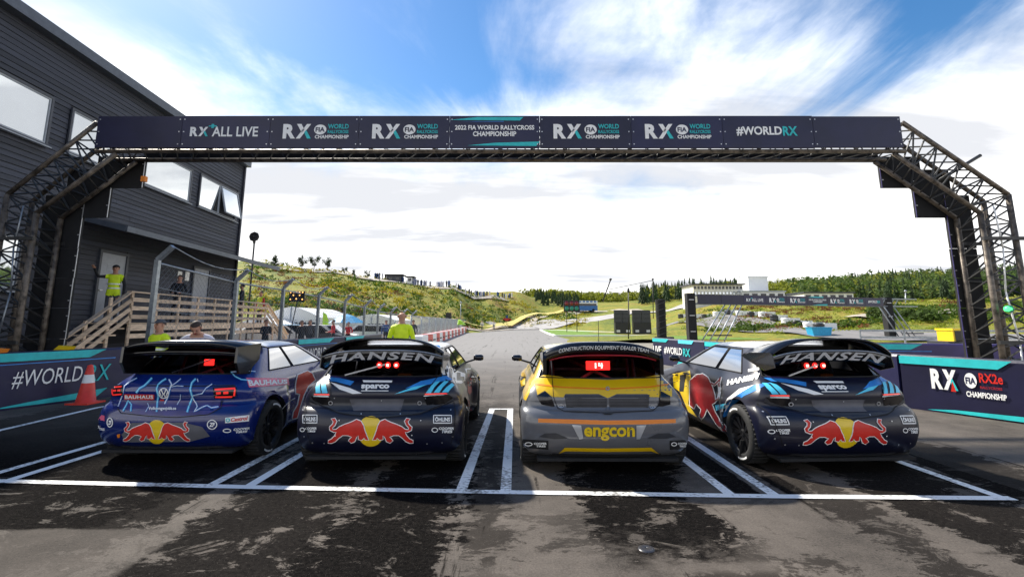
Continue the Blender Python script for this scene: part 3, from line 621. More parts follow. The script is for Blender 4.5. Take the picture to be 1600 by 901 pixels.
    def emblem(s, x0, y0, x1, y1, red='red'):
        W_, H_ = x1-x0, y1-y0; cx = (x0+x1)/2
        s.poly('sun_emblem', ell(cx, y0+H_*.5, W_*.155, H_*.5, 30), 'yellow', 2, 4)
        for fl in (0, 1):
            pts = [((x1-px*W_ if fl else x0+px*W_), y0+py*H_) for px, py in BULL]
            s.line('emblem_outline', pts, H_*.055, 'white', 3, True); s.poly('bull_emblem', pts, red, 4, 4)
BULL = [(.045, .10), (.085, .08), (.105, .17), (.085, .30), (.055, .38), (.062, .45), (.10, .44), (.14, .35), (.20, .28), (.27, .21), (.335, .12), (.385, .17), (.415, .32), (.43, .48),
 (.455, .66), (.475, .78), (.44, .77), (.425, .70), (.395, .78), (.36, .76), (.36, .62), (.335, .68), (.315, .82), (.275, .87), (.245, .80), (.265, .73), (.285, .68), (.235, .62), (.175, .62),
 (.135, .70), (.09, .82), (.045, .875), (.01, .87), (.012, .80), (.05, .75), (.085, .64), (.105, .52), (.075, .52), (.03, .46), (.025, .36), (.06, .27), (.07, .18)]
def arc_strip(prof, n=20, xs=.68, close=True):
    """wing surface: prof is a list of (y, z at centre, z drop at the ends, y shift at the ends); one band of faces between neighbours"""
    mb = MB()
    for (y, z, dz, dy) in prof:
        for i in range(n+1):
            x = -1+2*i/n; k = abs(x)**3.4; mb.v.append((x*xs, y+dy*k, z-dz*k))
    m = len(prof); r = range(m) if close else range(m-1)
    mb.f = [(j*(n+1)+i, j*(n+1)+i+1, ((j+1) % m)*(n+1)+i+1, ((j+1) % m)*(n+1)+i) for j in r for i in range(n)]
    return mb
def wing_text(car, t, wing, y0, y1, z0, z1, xs, dz, m='silver', **k):
    """lettering that follows the arched flap"""
    P, F, a = text2d(t, **k); mb = MB()
    for p, q in P:
        x = (p*2-1)*xs; kk = abs(x/.68)**3.4; mb.v.append((x, y0+(y1-y0)*q-.010, z0+(z1-z0)*q-dz*kk))
    mb.f = list(F); return mb.build('lettering', m, car.t)
def common_rear(c, lip='lead_grey'):
    d = MB().box((0, .32, .155), (1.5, .5, .03))
    for k in range(-2, 3): d.box((k*.22, .30, .165), (.012, .36, .05))
    d.build('diffuser', 'matte_black', c.t)
    d = arc_strip([(.075, .205, 0, .10), (.10, .18, 0, .10), (.30, .17, 0, .05), (.30, .20, 0, .05)], 16, .66); d.build('bumper_lip', lip, c.t, False)
    for sx in (-1, 1):
        MB().prism([(-.13, 0), (.13, 0), (.12, .2), (-.12, .2)], (sx*.80, 1.02-.42+.42-.38-.42+.02+.40-.02-.02, .05), (1, 0, 0), (0, -.12, 1), .008).build('mud_flap', 'rubber', c.t)
        m = MB().tube((sx*.74, 2.42, .97), (sx*.90, 2.36, 1.02), .014, 8); m.build('mirror_arm', 'black', c.t)
        mb = MB().lathe([(-.08, .001), (-.075, .03), (-.04, .045), (.04, .048), (.075, .035), (.08, .001)], (sx*.96, 2.36, 1.05), 'X', 14); mb.build('mirror', 'gloss_black', c.t, True)
    MB().tube((.42, .16, .20), (.42, .30, .20), .035, 14).build('exhaust', 'silver', c.t, True)

# ---------------------------------------------------------------- the two navy cars
body208 = car_body(HATCH)
P208 = {'*': 'paint_navy', 'roof': 'paint_white'}
def navy_wing(c):
    A = arc_strip([(.10, 1.425, .17, .06), (.10, 1.405, .17, .06), (.45, 1.385, .17, .0), (.80, 1.335, .14, 0), (.80, 1.350, .14, 0), (.45, 1.41, .17, 0)], 24, .69); A.build('rear_wing', 'gloss_black', c.t, True)
    B = arc_strip([(.13, 1.285, .075, .05), (.21, 1.165, .085, .05), (.225, 1.170, .085, .05), (.15, 1.290, .075, .05)], 24, .685); f = B.build('wing_flap', 'gloss_black', c.t, True)
    e = MB()
    for i in range(24):
        x0, x1 = -1+2*i/24, -1+2*(i+1)/24; k0, k1 = abs(x0)**3.4, abs(x1)**3.4
        e.tube((x0*.685, .13+.05*k0, 1.287-.075*k0), (x1*.685, .13+.05*k1, 1.287-.075*k1), .0065, 6)
    e.build('flap_edge', 'silver', c.t)
    for sx in (-1, 1):
        n = MB(); n.prism([(.14, 1.10), (.17, 1.24), (.20, 1.262), (.62, 1.24), (.85, 1.19), (.60, 1.12), (.34, 1.05)], (sx*.688-.006, 0, 0), (0, 1, 0), (0, 0, 1), .012); n.build('wing_end_plate', 'gloss_black', c.t)
    MB().box((0, .62, 1.26), (1.05, .02, .10)).build('wing_web', 'matte_black', c.t)
    wing_text(c, 'HANSEN', f, .205, .14, 1.178, 1.270, .60, .075, 'letter_silver', bold=.03, shear=.25, space=1.15)
def navy_rear(c):
    c.Z(450, 510, 4.097); c.refresh()
    c.poly('rear_panel', [(150, 440), (270, 447), (400, 455), (600, 460), (760, 455), (870, 447), (1040, 440), (1060, 468), (960, 520), (850, 552), (700, 574), (590, 580), (430, 570), (330, 550), (230, 512), (140, 470)], 'lead_grey', 1, 6)
    c.poly('plate_recess', [(395, 462), (745, 462), (722, 540), (420, 540)], 'grey_plastic', 2, 6)
    for p in ([(868, 445), (1030, 436), (1056, 455), (1000, 492), (890, 505)], [(150, 445), (268, 450), (285, 500), (240, 505), (165, 470)]):
        c.poly('tail_lamp', p, 'gloss_black', 2, 5, .004)
    for p in ([(872, 428), (1010, 424), (1022, 432), (875, 438)], [(170, 430), (265, 430), (268, 440), (168, 438)]): c.poly('lamp_strip', p, 'lamp_red', 3, 4)
    for p in ([(868, 441), (1000, 436), (1000, 444), (870, 452)], [(165, 441), (262, 442), (264, 450), (168, 448)]): c.poly('lamp_strip', p, 'white', 3, 4)
    for p in ([(880, 425), (900, 392), (945, 355), (975, 350), (938, 388), (915, 425)], [(932, 422), (960, 388), (1000, 350), (1028, 352), (990, 390), (968, 422)], [(985, 420), (1015, 388), (1048, 362), (1064, 376), (1040, 400), (1025, 420)],
              [(180, 425), (178, 388), (192, 355), (208, 356), (206, 390), (212, 425)], [(220, 425), (214, 388), (220, 352), (242, 366), (256, 425)]): c.poly('lamp_stripe', p, 'cyan', 3, 4)
    c.poly('livery_stripe', [(235, 322), (330, 330), (425, 352), (400, 378), (310, 355), (240, 345)], 'sky_blue', 2, 6); c.poly('livery_stripe', [(270, 355), (400, 395), (475, 427), (415, 430), (330, 402)], 'white', 2, 6)
    c.poly('livery_stripe', [(1000, 318), (1010, 345), (900, 372), (750, 398), (850, 350)], 'sky_blue', 2, 6); c.poly('livery_stripe', [(680, 432), (800, 388), (890, 372), (820, 402)], 'cyan', 3, 6)
    c.poly('livery_stripe', [(255, 308), (300, 318), (380, 332), (330, 332), (250, 322)], 'purple_blue', 3, 6)
    c.poly('handle_strip', [(478, 344), (668, 346), (664, 359), (484, 358)], 'white', 2, 5); c.tbox('sparco', 470, 372, 650, 408, 'white', 3, bold=.045); c.poly('lettering', [(470, 409), (645, 409), (643, 414), (470, 414)], 'white', 3, 6)
    for x0, y0, x1, y1 in ((98, 566, 188, 615), (932, 568, 1045, 616)):
        c.line('sticker_border', [(x0, y0), (x1, y0), (x1, y1), (x0, y1)], 6, 'white', 3, True); c.tbox('\u00d6HLINS', x0+9, y0+8, x1-9, y1-10, 'white', 3, bold=.04)
    for x0, y0, x1, y1 in ((80, 640, 185, 676), (920, 640, 1060, 680)):
        w_ = x1-x0; c.line('sticker_border', ell(x0+w_*.14, (y0+y1)/2, w_*.13, (y1-y0)*.33, 16), 5, 'white', 3, True)
        c.tbox('COOPER', x0+w_*.32, y0+2, x1, y0+18, 'white', 3, bold=.04, shear=.2); c.tbox('TIRES', x0+w_*.45, y0+21, x1-w_*.06, y1-2, 'white', 3, bold=.04, shear=.2)
    c.emblem(255, 572, 806, 765)
    for x, y in ((275, 487), (843, 487)): c.line('bonnet_pin', ell(x, y, 12, 11, 12), 6, 'silver', 4, True)
    c.line('shut_line', [(258, 300), (268, 360), (275, 440)], 4, 'matte_black', 5); c.line('shut_line', [(978, 300), (930, 360), (868, 440)], 4, 'matte_black', 5)
    for x, y in ((100, 535), (108, 700), (160, 738), (235, 742), (1040, 535), (1052, 700), (985, 738), (890, 745), (330, 600), (850, 600), (300, 455), (880, 455), (600, 470), (470, 560), (720, 560)): c.poly('rivet', ell(x, y, 4, 4, 8), 'silver', 5, 6)
    c.line('shut_line', [(118, 480), (112, 560), (122, 660), (150, 750)], 4, 'matte_black', 5); c.line('shut_line', [(1062, 480), (1070, 560), (1062, 660), (1040, 750)], 4, 'matte_black', 5)
    c.line('shut_line', [(140, 476), (330, 556), (590, 587), (850, 558), (1060, 474)], 5, 'matte_black', 5)
    c.poly('lamp_dot', [(300, 690), (308, 690), (308, 698), (300, 698)], 'white', 5, 6); c.poly('lamp_dot', [(790, 688), (797, 688), (797, 695), (790, 695)], 'white', 5, 6)
def rain_lights(c, x0, z, y, n=3, dx=.125):
    b = MB().box((x0+dx*(n-1)/2, y+.03, z+.03), (dx*n+.02, .03, .16)); bo = b.build('rain_light', 'matte_black', c.t)
    for k in range(n):
        x = x0+k*dx
        ln = MB().lathe([(0, .001), (.012, .018), (.0, .034)], (0, 0, 0), 'X', 14).build('light_lens', 'glow_red', bo)
        ln.rotation_euler = (0, 0, -math.pi/2); ln.location = (x, y+.012, z)
        h = MB().box((x, y-.004, z), (.026, .008, .026)); h.build('light_core', 'glow_hot', bo)
        MB().box((x, y+.008, z+.075), (.075, .012, .016)).build('light_bar', 'glow_red', bo)
def wiper(c, a, b):
    MB().bar(a, b, .014, .016).build('wiper', 'silver', c.t)
navy_labels = ('dark navy rally hatchback with red bulls bumper emblem, left of the bare grid gap', 'dark navy rally hatchback by the right-hand barrier showing its yellow front wing')
car2 = Car(navy_labels[0], -1.47, 5.48, body208, P208, rz=R(.4))
navy_wing(car2); common_rear(car2); navy_rear(car2)
rain_lights(car2, -.105, 1.095, .46, 3, .10); wiper(car2, (-.45, .285, 1.0), (-.02, .40, 1.11))
MB().box((.18, .60, .965), (.16, .1, .05)).build('cabin_light', 'orange', car2.t)
# the other navy car starts as a copy of the first: same shell, same stickers
car4 = object.__new__(Car); car4.t = copy_tree(car2.t); car4.t['label'] = navy_labels[1]; car4.o = Vector((3.60, 5.42, 0)); car4.t.location = car4.o
car4.rot = Matrix.Rotation(R(3.0), 4, 'Z'); car4.t.rotation_euler = (0, 0, R(3.0)); car4.mesh = body208; car4.zs = 1.
for o in (car2.t, car4.t): o['group'] = 'navy rally cars'
for ch in car4.t.children:
    if ch.name.startswith('roof'): pass
car2.Z(590, 515, 8.19)
car2.poly('livery_panel', [(690, 190), (820, 130), (850, 180), (835, 300), (850, 440), (920, 470), (1010, 520), (1120, 560), (1120, 690), (980, 680), (850, 600), (815, 540), (800, 420), (740, 300)], 'white', 1, 6)
car2.poly('livery_stripe', [(700, 200), (790, 200), (820, 300), (770, 290)], 'sky_blue', 2, 6); car2.poly('livery_stripe', [(820, 570), (880, 590), (960, 640), (900, 650), (830, 610)], 'sky_blue', 2, 6)
car2.Z(450, 510, 4.097)
car2.poly('livery_panel', [(1130, 270), (1190, 262), (1235, 290), (1225, 330), (1150, 320)], 'white', 2, 6)
for x0, x1, m in ((1150, 1172, 'dark_red'), (1210, 1226, 'yellow')): car2.poly('livery_stripe', [(x0, 300), (x1, 300), (x1+4, 560), (x0-2, 560)], m, 2, 6)
car4.Z(1050, 510, 3.9175); car4.refresh()
car4.poly('livery_panel', [(510, 170), (590, 150), (640, 178), (612, 245), (565, 270), (530, 255), (520, 200)], 'lime', 1, 5)
car4.poly('livery_panel', [(5, 290), (110, 268), (118, 330), (100, 470), (155, 555), (100, 520), (50, 400), (10, 370)], 'yellow', 1, 5); car4.poly('livery_stripe', [(50, 296), (88, 290), (72, 396), (46, 396)], 'matte_black', 2, 5)
car4.poly('livery_stripe', [(305, 560), (335, 470), (400, 405), (500, 358), (610, 340), (520, 388), (440, 425), (385, 470), (345, 540)], 'sky_blue', 1, 5)
car4.poly('livery_stripe', [(300, 520), (340, 440), (415, 380), (505, 356), (430, 400), (370, 440), (325, 520)], 'white', 2, 5); car4.poly('livery_stripe', [(265, 480), (330, 470), (320, 500), (270, 515)], 'cyan', 1, 5)
B2 = [(112, 330), (150, 296), (190, 290), (222, 312), (248, 365), (264, 420), (268, 462), (246, 474), (264, 520), (292, 570), (326, 610), (332, 640), (312, 634), (272, 592), (236, 532), (216, 500), (200, 540), (184, 566), (170, 548), (182, 505), (150, 470), (136, 500), (112, 480)]
car4.line('emblem_outline', B2, 11, 'white', 2, True); car4.poly('bull_emblem', B2, 'dark_red', 3, 5)
TL = [(240, 345), (262, 355), (285, 335), (300, 310), (290, 350), (294, 400), (285, 440), (262, 458)]
car4.line('emblem_outline', TL, 18, 'white', 2); car4.line('bull_emblem', TL, 8, 'dark_red', 3)
car4.text('HANSEN', [(338, 362), (532, 322), (540, 285), (335, 328)], 'white', 3, bold=.05, shear=.2)
car4.poly('livery_panel', [(468, 262), (535, 250), (535, 268), (470, 278)], 'white', 3, 5)

# ---------------------------------------------------------------- grey and yellow car
bodyI = car_body(HATCH, .985, 1.0, lambda z: .05*max(0, 1-abs(z-.95)/.2)-.02*max(0, 1-abs(z-.62)/.2))
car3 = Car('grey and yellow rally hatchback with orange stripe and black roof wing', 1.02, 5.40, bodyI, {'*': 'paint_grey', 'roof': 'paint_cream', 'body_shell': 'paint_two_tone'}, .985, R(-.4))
A = arc_strip([(.14, 1.365, .12, .07), (.155, 1.265, .10, .07), (.40, 1.27, .10, .02), (.85, 1.31, .08, 0), (.85, 1.33, .08, 0), (.45, 1.375, .12, 0)], 24, .66); wg = A.build('rear_wing', 'gloss_black', car3.t, True)
for sx in (-1, 1): MB().prism([(.20, 1.02), (.19, 1.20), (.24, 1.27), (.80, 1.22), (.70, 1.12), (.36, 1.02)], (sx*.655-.02, 0, 0), (0, 1, 0), (0, 0, 1), .04).build('wing_end_plate', 'gloss_black', car3.t)
wing_text(car3, 'CONSTRUCTION EQUIPMENT DEALER TEAM', wg, .150, .140, 1.292, 1.340, .50, .11, 'white', bold=.03, shear=.1)
e = MB()
for i in range(20):
    x0, x1 = -1+2*i/20, -1+2*(i+1)/20; k0, k1 = abs(x0)**3.4, abs(x1)**3.4
    e.tube((x0*.6, .158+.07*k0, 1.235-.06*k0), (x1*.6, .158+.07*k1, 1.235-.06*k1), .009, 6)
e.build('flap_edge', 'dark_red', car3.t)
MB().box((0, .62, 1.22), (1.0, .02, .10)).build('wing_web', 'matte_black', car3.t)
common_rear(car3, 'matte_black')
c = car3; c.Z(790, 510, 3.916); c.refresh()
c.poly('yellow_panel', [(180, 350), (178, 320), (230, 296), (290, 300), (400, 316), (620, 326), (800, 318), (920, 298), (985, 296), (1016, 330), (1018, 428), (945, 432), (880, 430), (868, 412), (680, 412), (625, 437), (570, 412), (365, 412), (355, 432), (285, 430), (240, 392), (195, 418)], 'paint_yellow', 1, 6)
c.line('trim_line', [(180, 352), (350, 372), (620, 382), (880, 370), (1015, 350)], 8, 'orange', 2); c.line('badge', ell(624, 381, 9, 9, 14), 6, 'silver', 3, True)
for p in ([(190, 424), (245, 398), (282, 432), (302, 490), (220, 474)], [(945, 432), (948, 395), (1005, 425), (1006, 474), (925, 494)]): c.poly('tail_lamp', p, 'gloss_black', 2, 5, .004)
c.poly('grille', [(362, 416), (570, 416), (625, 442), (680, 416), (880, 416), (873, 495), (372, 495)], 'black', 2, 6)
for k in range(9):
    y = 421+k*8.6; xr = 366+k*.9
    if y < 438: c.line('grille_slat', [(xr, y), (568+(y-416)*2.1, y)], 3, 'grey_plastic', 4); c.line('grille_slat', [(682-(y-416)*2.1, y), (878-k, y)], 3, 'grey_plastic', 4)
    else: c.line('grille_slat', [(xr, y), (618, y)], 3, 'grey_plastic', 4); c.line('grille_slat', [(634, y), (878-k, y)], 3, 'grey_plastic', 4)
c.poly('grille_bar', [(619, 440), (633, 440), (634, 520), (618, 520)], 'paint_grey', 4, 5)
for x, y in ((340, 486), (898, 492)): c.line('bonnet_pin', ell(x, y, 16, 11, 14), 6, 'silver', 4, True); c.poly('bonnet_pin', ell(x, y, 7, 6, 10), 'silver', 4, 5)
c.line('shut_line', [(284, 300), (294, 430), (318, 500), (360, 520), (620, 528), (900, 516), (938, 482), (950, 300)], 4, 'matte_black', 3)
c.poly('tow_slot', [(588, 532), (664, 532), (640, 540), (610, 540)], 'matte_black', 3, 5)
c.poly('orange_stripe', [(200, 562), (400, 567), (620, 574), (860, 570), (1040, 565), (1040, 588), (860, 596), (620, 599), (400, 593), (200, 585)], 'orange', 2, 6)
for p in ([(406, 600), (462, 603), (476, 684), (452, 688)], [(800, 604), (860, 602), (822, 686), (800, 688)]): c.poly('plate_surround', p, 'silver', 2, 6)
c.tbox('engcon', 480, 614, 790, 696, 'yellow', 3, bold=.03)
for p in ([(205, 672), (240, 652), (310, 650), (382, 682), (300, 686)], [(866, 682), (930, 652), (1000, 650), (1042, 672), (980, 684)]): c.poly('bumper_slot', p, 'lead_grey', 2, 5)
for p in ([(108, 686), (262, 696), (262, 750), (108, 738)], [(1002, 696), (1116, 690), (1113, 744), (1004, 750)]):
    c.poly('sticker', p, 'matte_black', 2, 6); x0, x1 = min(q[0] for q in p)+10, max(q[0] for q in p)-10; w_ = x1-x0
    c.line('sticker_border', ell(x0+w_*.18, 716, w_*.16, 10, 16), 5, 'white', 3, True); c.tbox('COOPER', x0+w_*.42, 706, x1, 719, 'white', 3, bold=.04); c.tbox('TIRES', x0+w_*.52, 722, x1-6, 734, 'white', 3, bold=.04)
c.poly('lower_blade', [(325, 772), (362, 738), (620, 742), (890, 737), (940, 776), (890, 758), (620, 762), (370, 758)], 'paint_yellow', 3, 6)
c.poly('livery_panel', [(85, 310), (130, 250), (175, 290), (180, 360), (100, 385)], 'paint_yellow', 1, 6)
MB().box((0, .56, 1.09), (.28, .03, .10)).build('rain_light', 'glow_red', car3.t); MB().box((-.03, .540, 1.09), (.014, .01, .06)).box((.012, .540, 1.105), (.014, .01, .035)).box((.03, .540, 1.092), (.05, .01, .014)).box((.042, .5395, 1.09), (.014, .01, .06)).build('light_core', 'glow_hot', car3.t)
MB().tube((.15, 1.35, 1.315), (.15, 1.33, 1.62), .004, 6).tube((.15, 1.35, 1.30), (.15, 1.35, 1.36), .016, 8, .006).build('antenna', 'black', car3.t)

# ---------------------------------------------------------------- blue car
bodyV = car_body(HATCH, 1.0, 1.0, lambda z: -.03*max(0, 1-abs(z-.82)/.14))
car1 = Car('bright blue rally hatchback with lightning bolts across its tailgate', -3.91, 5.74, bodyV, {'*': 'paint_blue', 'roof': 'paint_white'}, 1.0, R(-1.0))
A = arc_strip([(.08, 1.372, .06, .05), (.09, 1.335, .06, .05), (.45, 1.36, .05, .02), (.85, 1.335, .08, 0), (.85, 1.35, .08, 0), (.45, 1.39, .06, 0)], 24, .69); A.build('rear_wing', 'gloss_black', car1.t, True)
for sx in (-1, 1): MB().prism([(.18, 1.0), (.10, 1.13), (.11, 1.31), (.62, 1.335), (.60, 1.14), (.34, .985)], (sx*.68-.015, 0, 0), (0, 1, 0), (0, 0, 1), .03).build('wing_end_plate', 'gloss_black', car1.t)
arc_strip([(.16, 1.255, .03, .02), (.24, 1.20, .03, .02), (.255, 1.21, .03, .02), (.18, 1.265, .03, .02)], 16, .69).build('wing_flap', 'gloss_black', car1.t, True)
MB().box((0, .66, 1.28), (1.05, .02, .10)).build('wing_web', 'matte_black', car1.t)
common_rear(car1)
c = car1; c.Z(140, 510, 4.094); c.refresh()
mat('bolt_blue', (.02, .30, .70), .35, var=.1); mat('bolt_cyan', (.35, .80, .92), .35, var=.05)
c.poly('purple_band', [(190, 470), (182, 512), (300, 560), (560, 572), (760, 560), (830, 520), (840, 470)], 'purple_blue', 1, 7)  # purple-blue band across the lower tailgate
for p, wd, m in (([(305, 330), (262, 352), (225, 380), (215, 430), (200, 470), (185, 512)], 6, 'white'), ([(400, 330), (372, 360), (350, 380), (322, 395), (300, 422)], 9, 'cyan'), ([(490, 335), (462, 352), (440, 372), (430, 400), (442, 440), (434, 490), (430, 545)], 8, 'cyan'),
    ([(508, 338), (525, 370), (512, 410), (506, 440), (480, 497)], 8, 'white'), ([(520, 384), (552, 362), (585, 335)], 5, 'white'), ([(515, 388), (560, 380), (602, 382)], 4, 'white'), ([(680, 335), (655, 360), (645, 400), (660, 450), (640, 500), (625, 547)], 9, 'cyan'),
    ([(660, 440), (690, 432), (722, 426), (745, 395), (785, 368)], 5, 'white'), ([(660, 450), (682, 490), (690, 512), (670, 545), (720, 517), (752, 505), (780, 520), (825, 512)], 7, 'white'), ([(215, 540), (238, 500), (248, 470), (268, 500), (265, 542)], 7, 'cyan'),
    ([(585, 430), (582, 462), (560, 502)], 4, 'white'), ([(360, 545), (380, 510), (372, 490)], 4, 'white'), ([(690, 335), (695, 355)], 5, 'white'), ([(905, 290), (930, 320), (970, 340), (1030, 345)], 6, 'cyan'), ([(905, 292), (1000, 285), (1060, 288)], 5, 'white')):
    c.line('bolt_glow', p, wd*1.7, 'sky_blue' if m == 'white' else 'bolt_blue', 2); c.line('lightning_bolt', p, wd*.65, m if m == 'white' else 'bolt_cyan', 3)
c.poly('sponsor_panel', [(225, 428), (418, 430), (416, 466), (225, 464)], 'red', 4, 6); c.tbox('BAUHAUS', 231, 434, 412, 458, 'white', 5, bold=.04, space=1.1)
c.line('badge', ell(477, 426, 29, 29, 26), 6, 'white', 4, True); c.line('badge', [(462, 404), (474, 428), (480, 428), (492, 404)], 6, 'white', 4); c.line('badge', [(452, 418), (466, 448), (477, 426), (488, 448), (502, 418)], 6, 'white', 4); c.poly('badge', [(455, 462), (480, 462), (480, 472), (455, 472)], 'red', 4, 5)
c.tbox('Volkswagenjobb.se', 380, 514, 556, 540, 'white', 4, bold=.03)
c.poly('tail_lamp', [(790, 390), (930, 380), (942, 395), (940, 440), (920, 458), (800, 455)], 'gloss_black', 2, 5, .004)
for p in ([(802, 400), (932, 392), (934, 400), (804, 409)], [(806, 442), (918, 440), (912, 450), (808, 452)], [(812, 418), (842, 416), (842, 428), (812, 430)], [(858, 415), (890, 413), (890, 426), (858, 428)], [(926, 400), (936, 400), (932, 440), (920, 440)]): c.poly('lamp_strip', p, 'lamp_red', 5, 4)
c.poly('tail_lamp', [(140, 378), (215, 372), (216, 438), (148, 444)], 'gloss_black', 2, 5, .004)
for p in ([(146, 388), (210, 382), (210, 390), (147, 396)], [(152, 430), (210, 424), (210, 432), (154, 438)], [(156, 404), (176, 402), (176, 414), (156, 416)], [(184, 402), (204, 400), (204, 412), (184, 414)], [(145, 396), (152, 396), (156, 430), (150, 432)]): c.poly('lamp_strip', p, 'lamp_red', 5, 4)
c.line('shut_line', [(365, 377), (640, 381), (930, 376)], 5, 'matte_black', 2); c.line('shut_line', [(180, 520), (200, 552), (380, 572), (560, 580), (760, 562), (840, 520), (850, 470)], 5, 'matte_black', 2)
c.poly('bumper_recess', [(205, 690), (270, 615), (600, 612), (720, 640), (770, 700), (640, 735), (230, 738)], 'grey_plastic', 1, 7)
c.emblem(216, 596, 648, 748)
for x, y, rx in ((785, 625, 30), (133, 612, 17)):
    c.line('badge', ell(x, y, rx, 28, 24), 6, 'white', 3, True); c.tbox('ZF', x-rx*.62, y-13, x+rx*.62, y+14, 'white', 3, bold=.05, shear=.2)
c.poly('sticker', [(868, 582), (1022, 564), (1018, 604), (868, 616)], 'white', 2, 6); c.line('sticker', ell(886, 597, 11, 10, 12), 6, 'teal', 4, True); c.text('Castrol', [(905, 607), (1010, 596), (1012, 571), (905, 583)], 'red', 4, bold=.03, shear=.15)
c.poly('sticker', [(58, 562), (98, 568), (98, 602), (58, 594)], 'pink', 2, 6)
c.line('sticker_border', ell(880, 663, 24, 11, 16), 6, 'white', 3, True); c.text('COOPER', [(922, 664), (1022, 655), (1024, 641), (922, 649)], 'white', 3, bold=.04, shear=.2); c.text('TIRES', [(935, 680), (1008, 673), (1010, 660), (935, 667)], 'white', 3, bold=.04, shear=.2)
c.line('sticker_border', ell(54, 640, 10, 8, 12), 5, 'white', 3, True); c.text('TIRES', [(66, 660), (100, 664), (100, 648), (66, 644)], 'white', 3, bold=.04)
c.poly('tow_loop', [(178, 688), (198, 684), (196, 706), (180, 708)], 'orange', 3, 5)
c.poly('sponsor_panel', [(1000, 328), (1270, 330), (1276, 372), (1020, 390)], 'pink', 2, 6); c.text('BAUHAUS', [(1020, 382), (1262, 366), (1262, 338), (1012, 344)], 'white', 3, bold=.04)
B1 = [(1330, 310), (1392, 285), (1420, 300), (1440, 340), (1395, 380), (1365, 440), (1340, 520), (1325, 580), (1296, 588), (1304, 545), (1330, 500), (1345, 430), (1318, 425), (1318, 370)]
c.line('emblem_outline', B1, 14, 'white', 2, True); c.poly('bull_emblem', B1, 'red', 3, 6)
c.poly('livery_panel', [(1040, 420), (1180, 405), (1210, 440), (1230, 480), (1190, 440), (1060, 440)], 'purple_blue', 1, 6); c.line('lightning_bolt', [(1235, 525), (1270, 480), (1312, 455)], 5, 'white', 3)
for k in range(5): MB().prism([(-.45+.16*k, .95), (-.37+.16*k, .95), (-.30+.16*k, 1.35), (-.38+.16*k, 1.35)], (0, 0, 1.3465), (1, 0, 0), (0, 1, 0), .002).build('roof_stripe', 'orange' if k % 2 else 'sky_blue', car1.t)
MB().box((.08, .56, 1.10), (.11, .03, .075)).build('rain_light', 'glow_red', car1.t)
wiper(car1, (-.20, .30, 1.0), (.16, .46, 1.14))
# ================================================================== START GANTRY
GY = 10.5
gt = thing('start_gantry', 'large start gantry spanning the track above the four cars', 'gantry', (0, GY, 0)); go = (0, GY, 0)
edges = [155, 287, 424, 562, 703, 843, 985, 1127, 1268, 1405]; YF = GY-.55; YB = YF-.10
xs = [at(u, 187, YB).x for u in edges]; ZT, ZB = at(800, 184, YB).z, at(800, 229.5, YB).z
def truss_run(P0, P1, Q0, Q1, depth, r, rb, step, name):
    """box truss between an outer chord P0-P1 and an inner chord Q0-Q1, front and back; chords and lacing are parts of their own"""
    P0, P1, Q0, Q1 = map(Vector, (P0, P1, Q0, Q1)); d = Vector((0, depth, 0))
    for a, b in ((P0, P1), (Q0, Q1), (P0+d, P1+d), (Q0+d, Q1+d)): MB().tube(a, b, r, 10).build('truss_chord', 'truss_tube', gt, True, go)
    n = max(2, int((P1-P0).length/step)); mb = MB()
    for i in range(n):
        a0, a1 = i/n, (i+1)/n; p, q = P0.lerp(P1, a0), Q0.lerp(Q1, a1); 
        if i % 2: p, q = P0.lerp(P1, a1), Q0.lerp(Q1, a0)
        for (s_, e_) in ((p, q), (p+d, q+d)): mb.tube(s_, e_, rb, 5)
        f0, f1 = P0.lerp(P1, a0), P0.lerp(P1, a1)+d; mb.tube(f0, f1, rb, 5)
        f0, f1 = Q0.lerp(Q1, a1), Q0.lerp(Q1, a0)+d; mb.tube(f0, f1, rb, 5)
        mb.tube(P0.lerp(P1, a0), Q0.lerp(Q1, a0), rb, 5)
    tag(mb.build('truss_lacing', 'truss_brace', gt, False, go), kind='stuff')
Y0 = YF
truss_run((-8.9, Y0, 5.80), (8.4, Y0, 5.80), (-8.9, Y0, 5.20), (8.4, Y0, 5.20), .55, .045, .014, .34, 'beam')
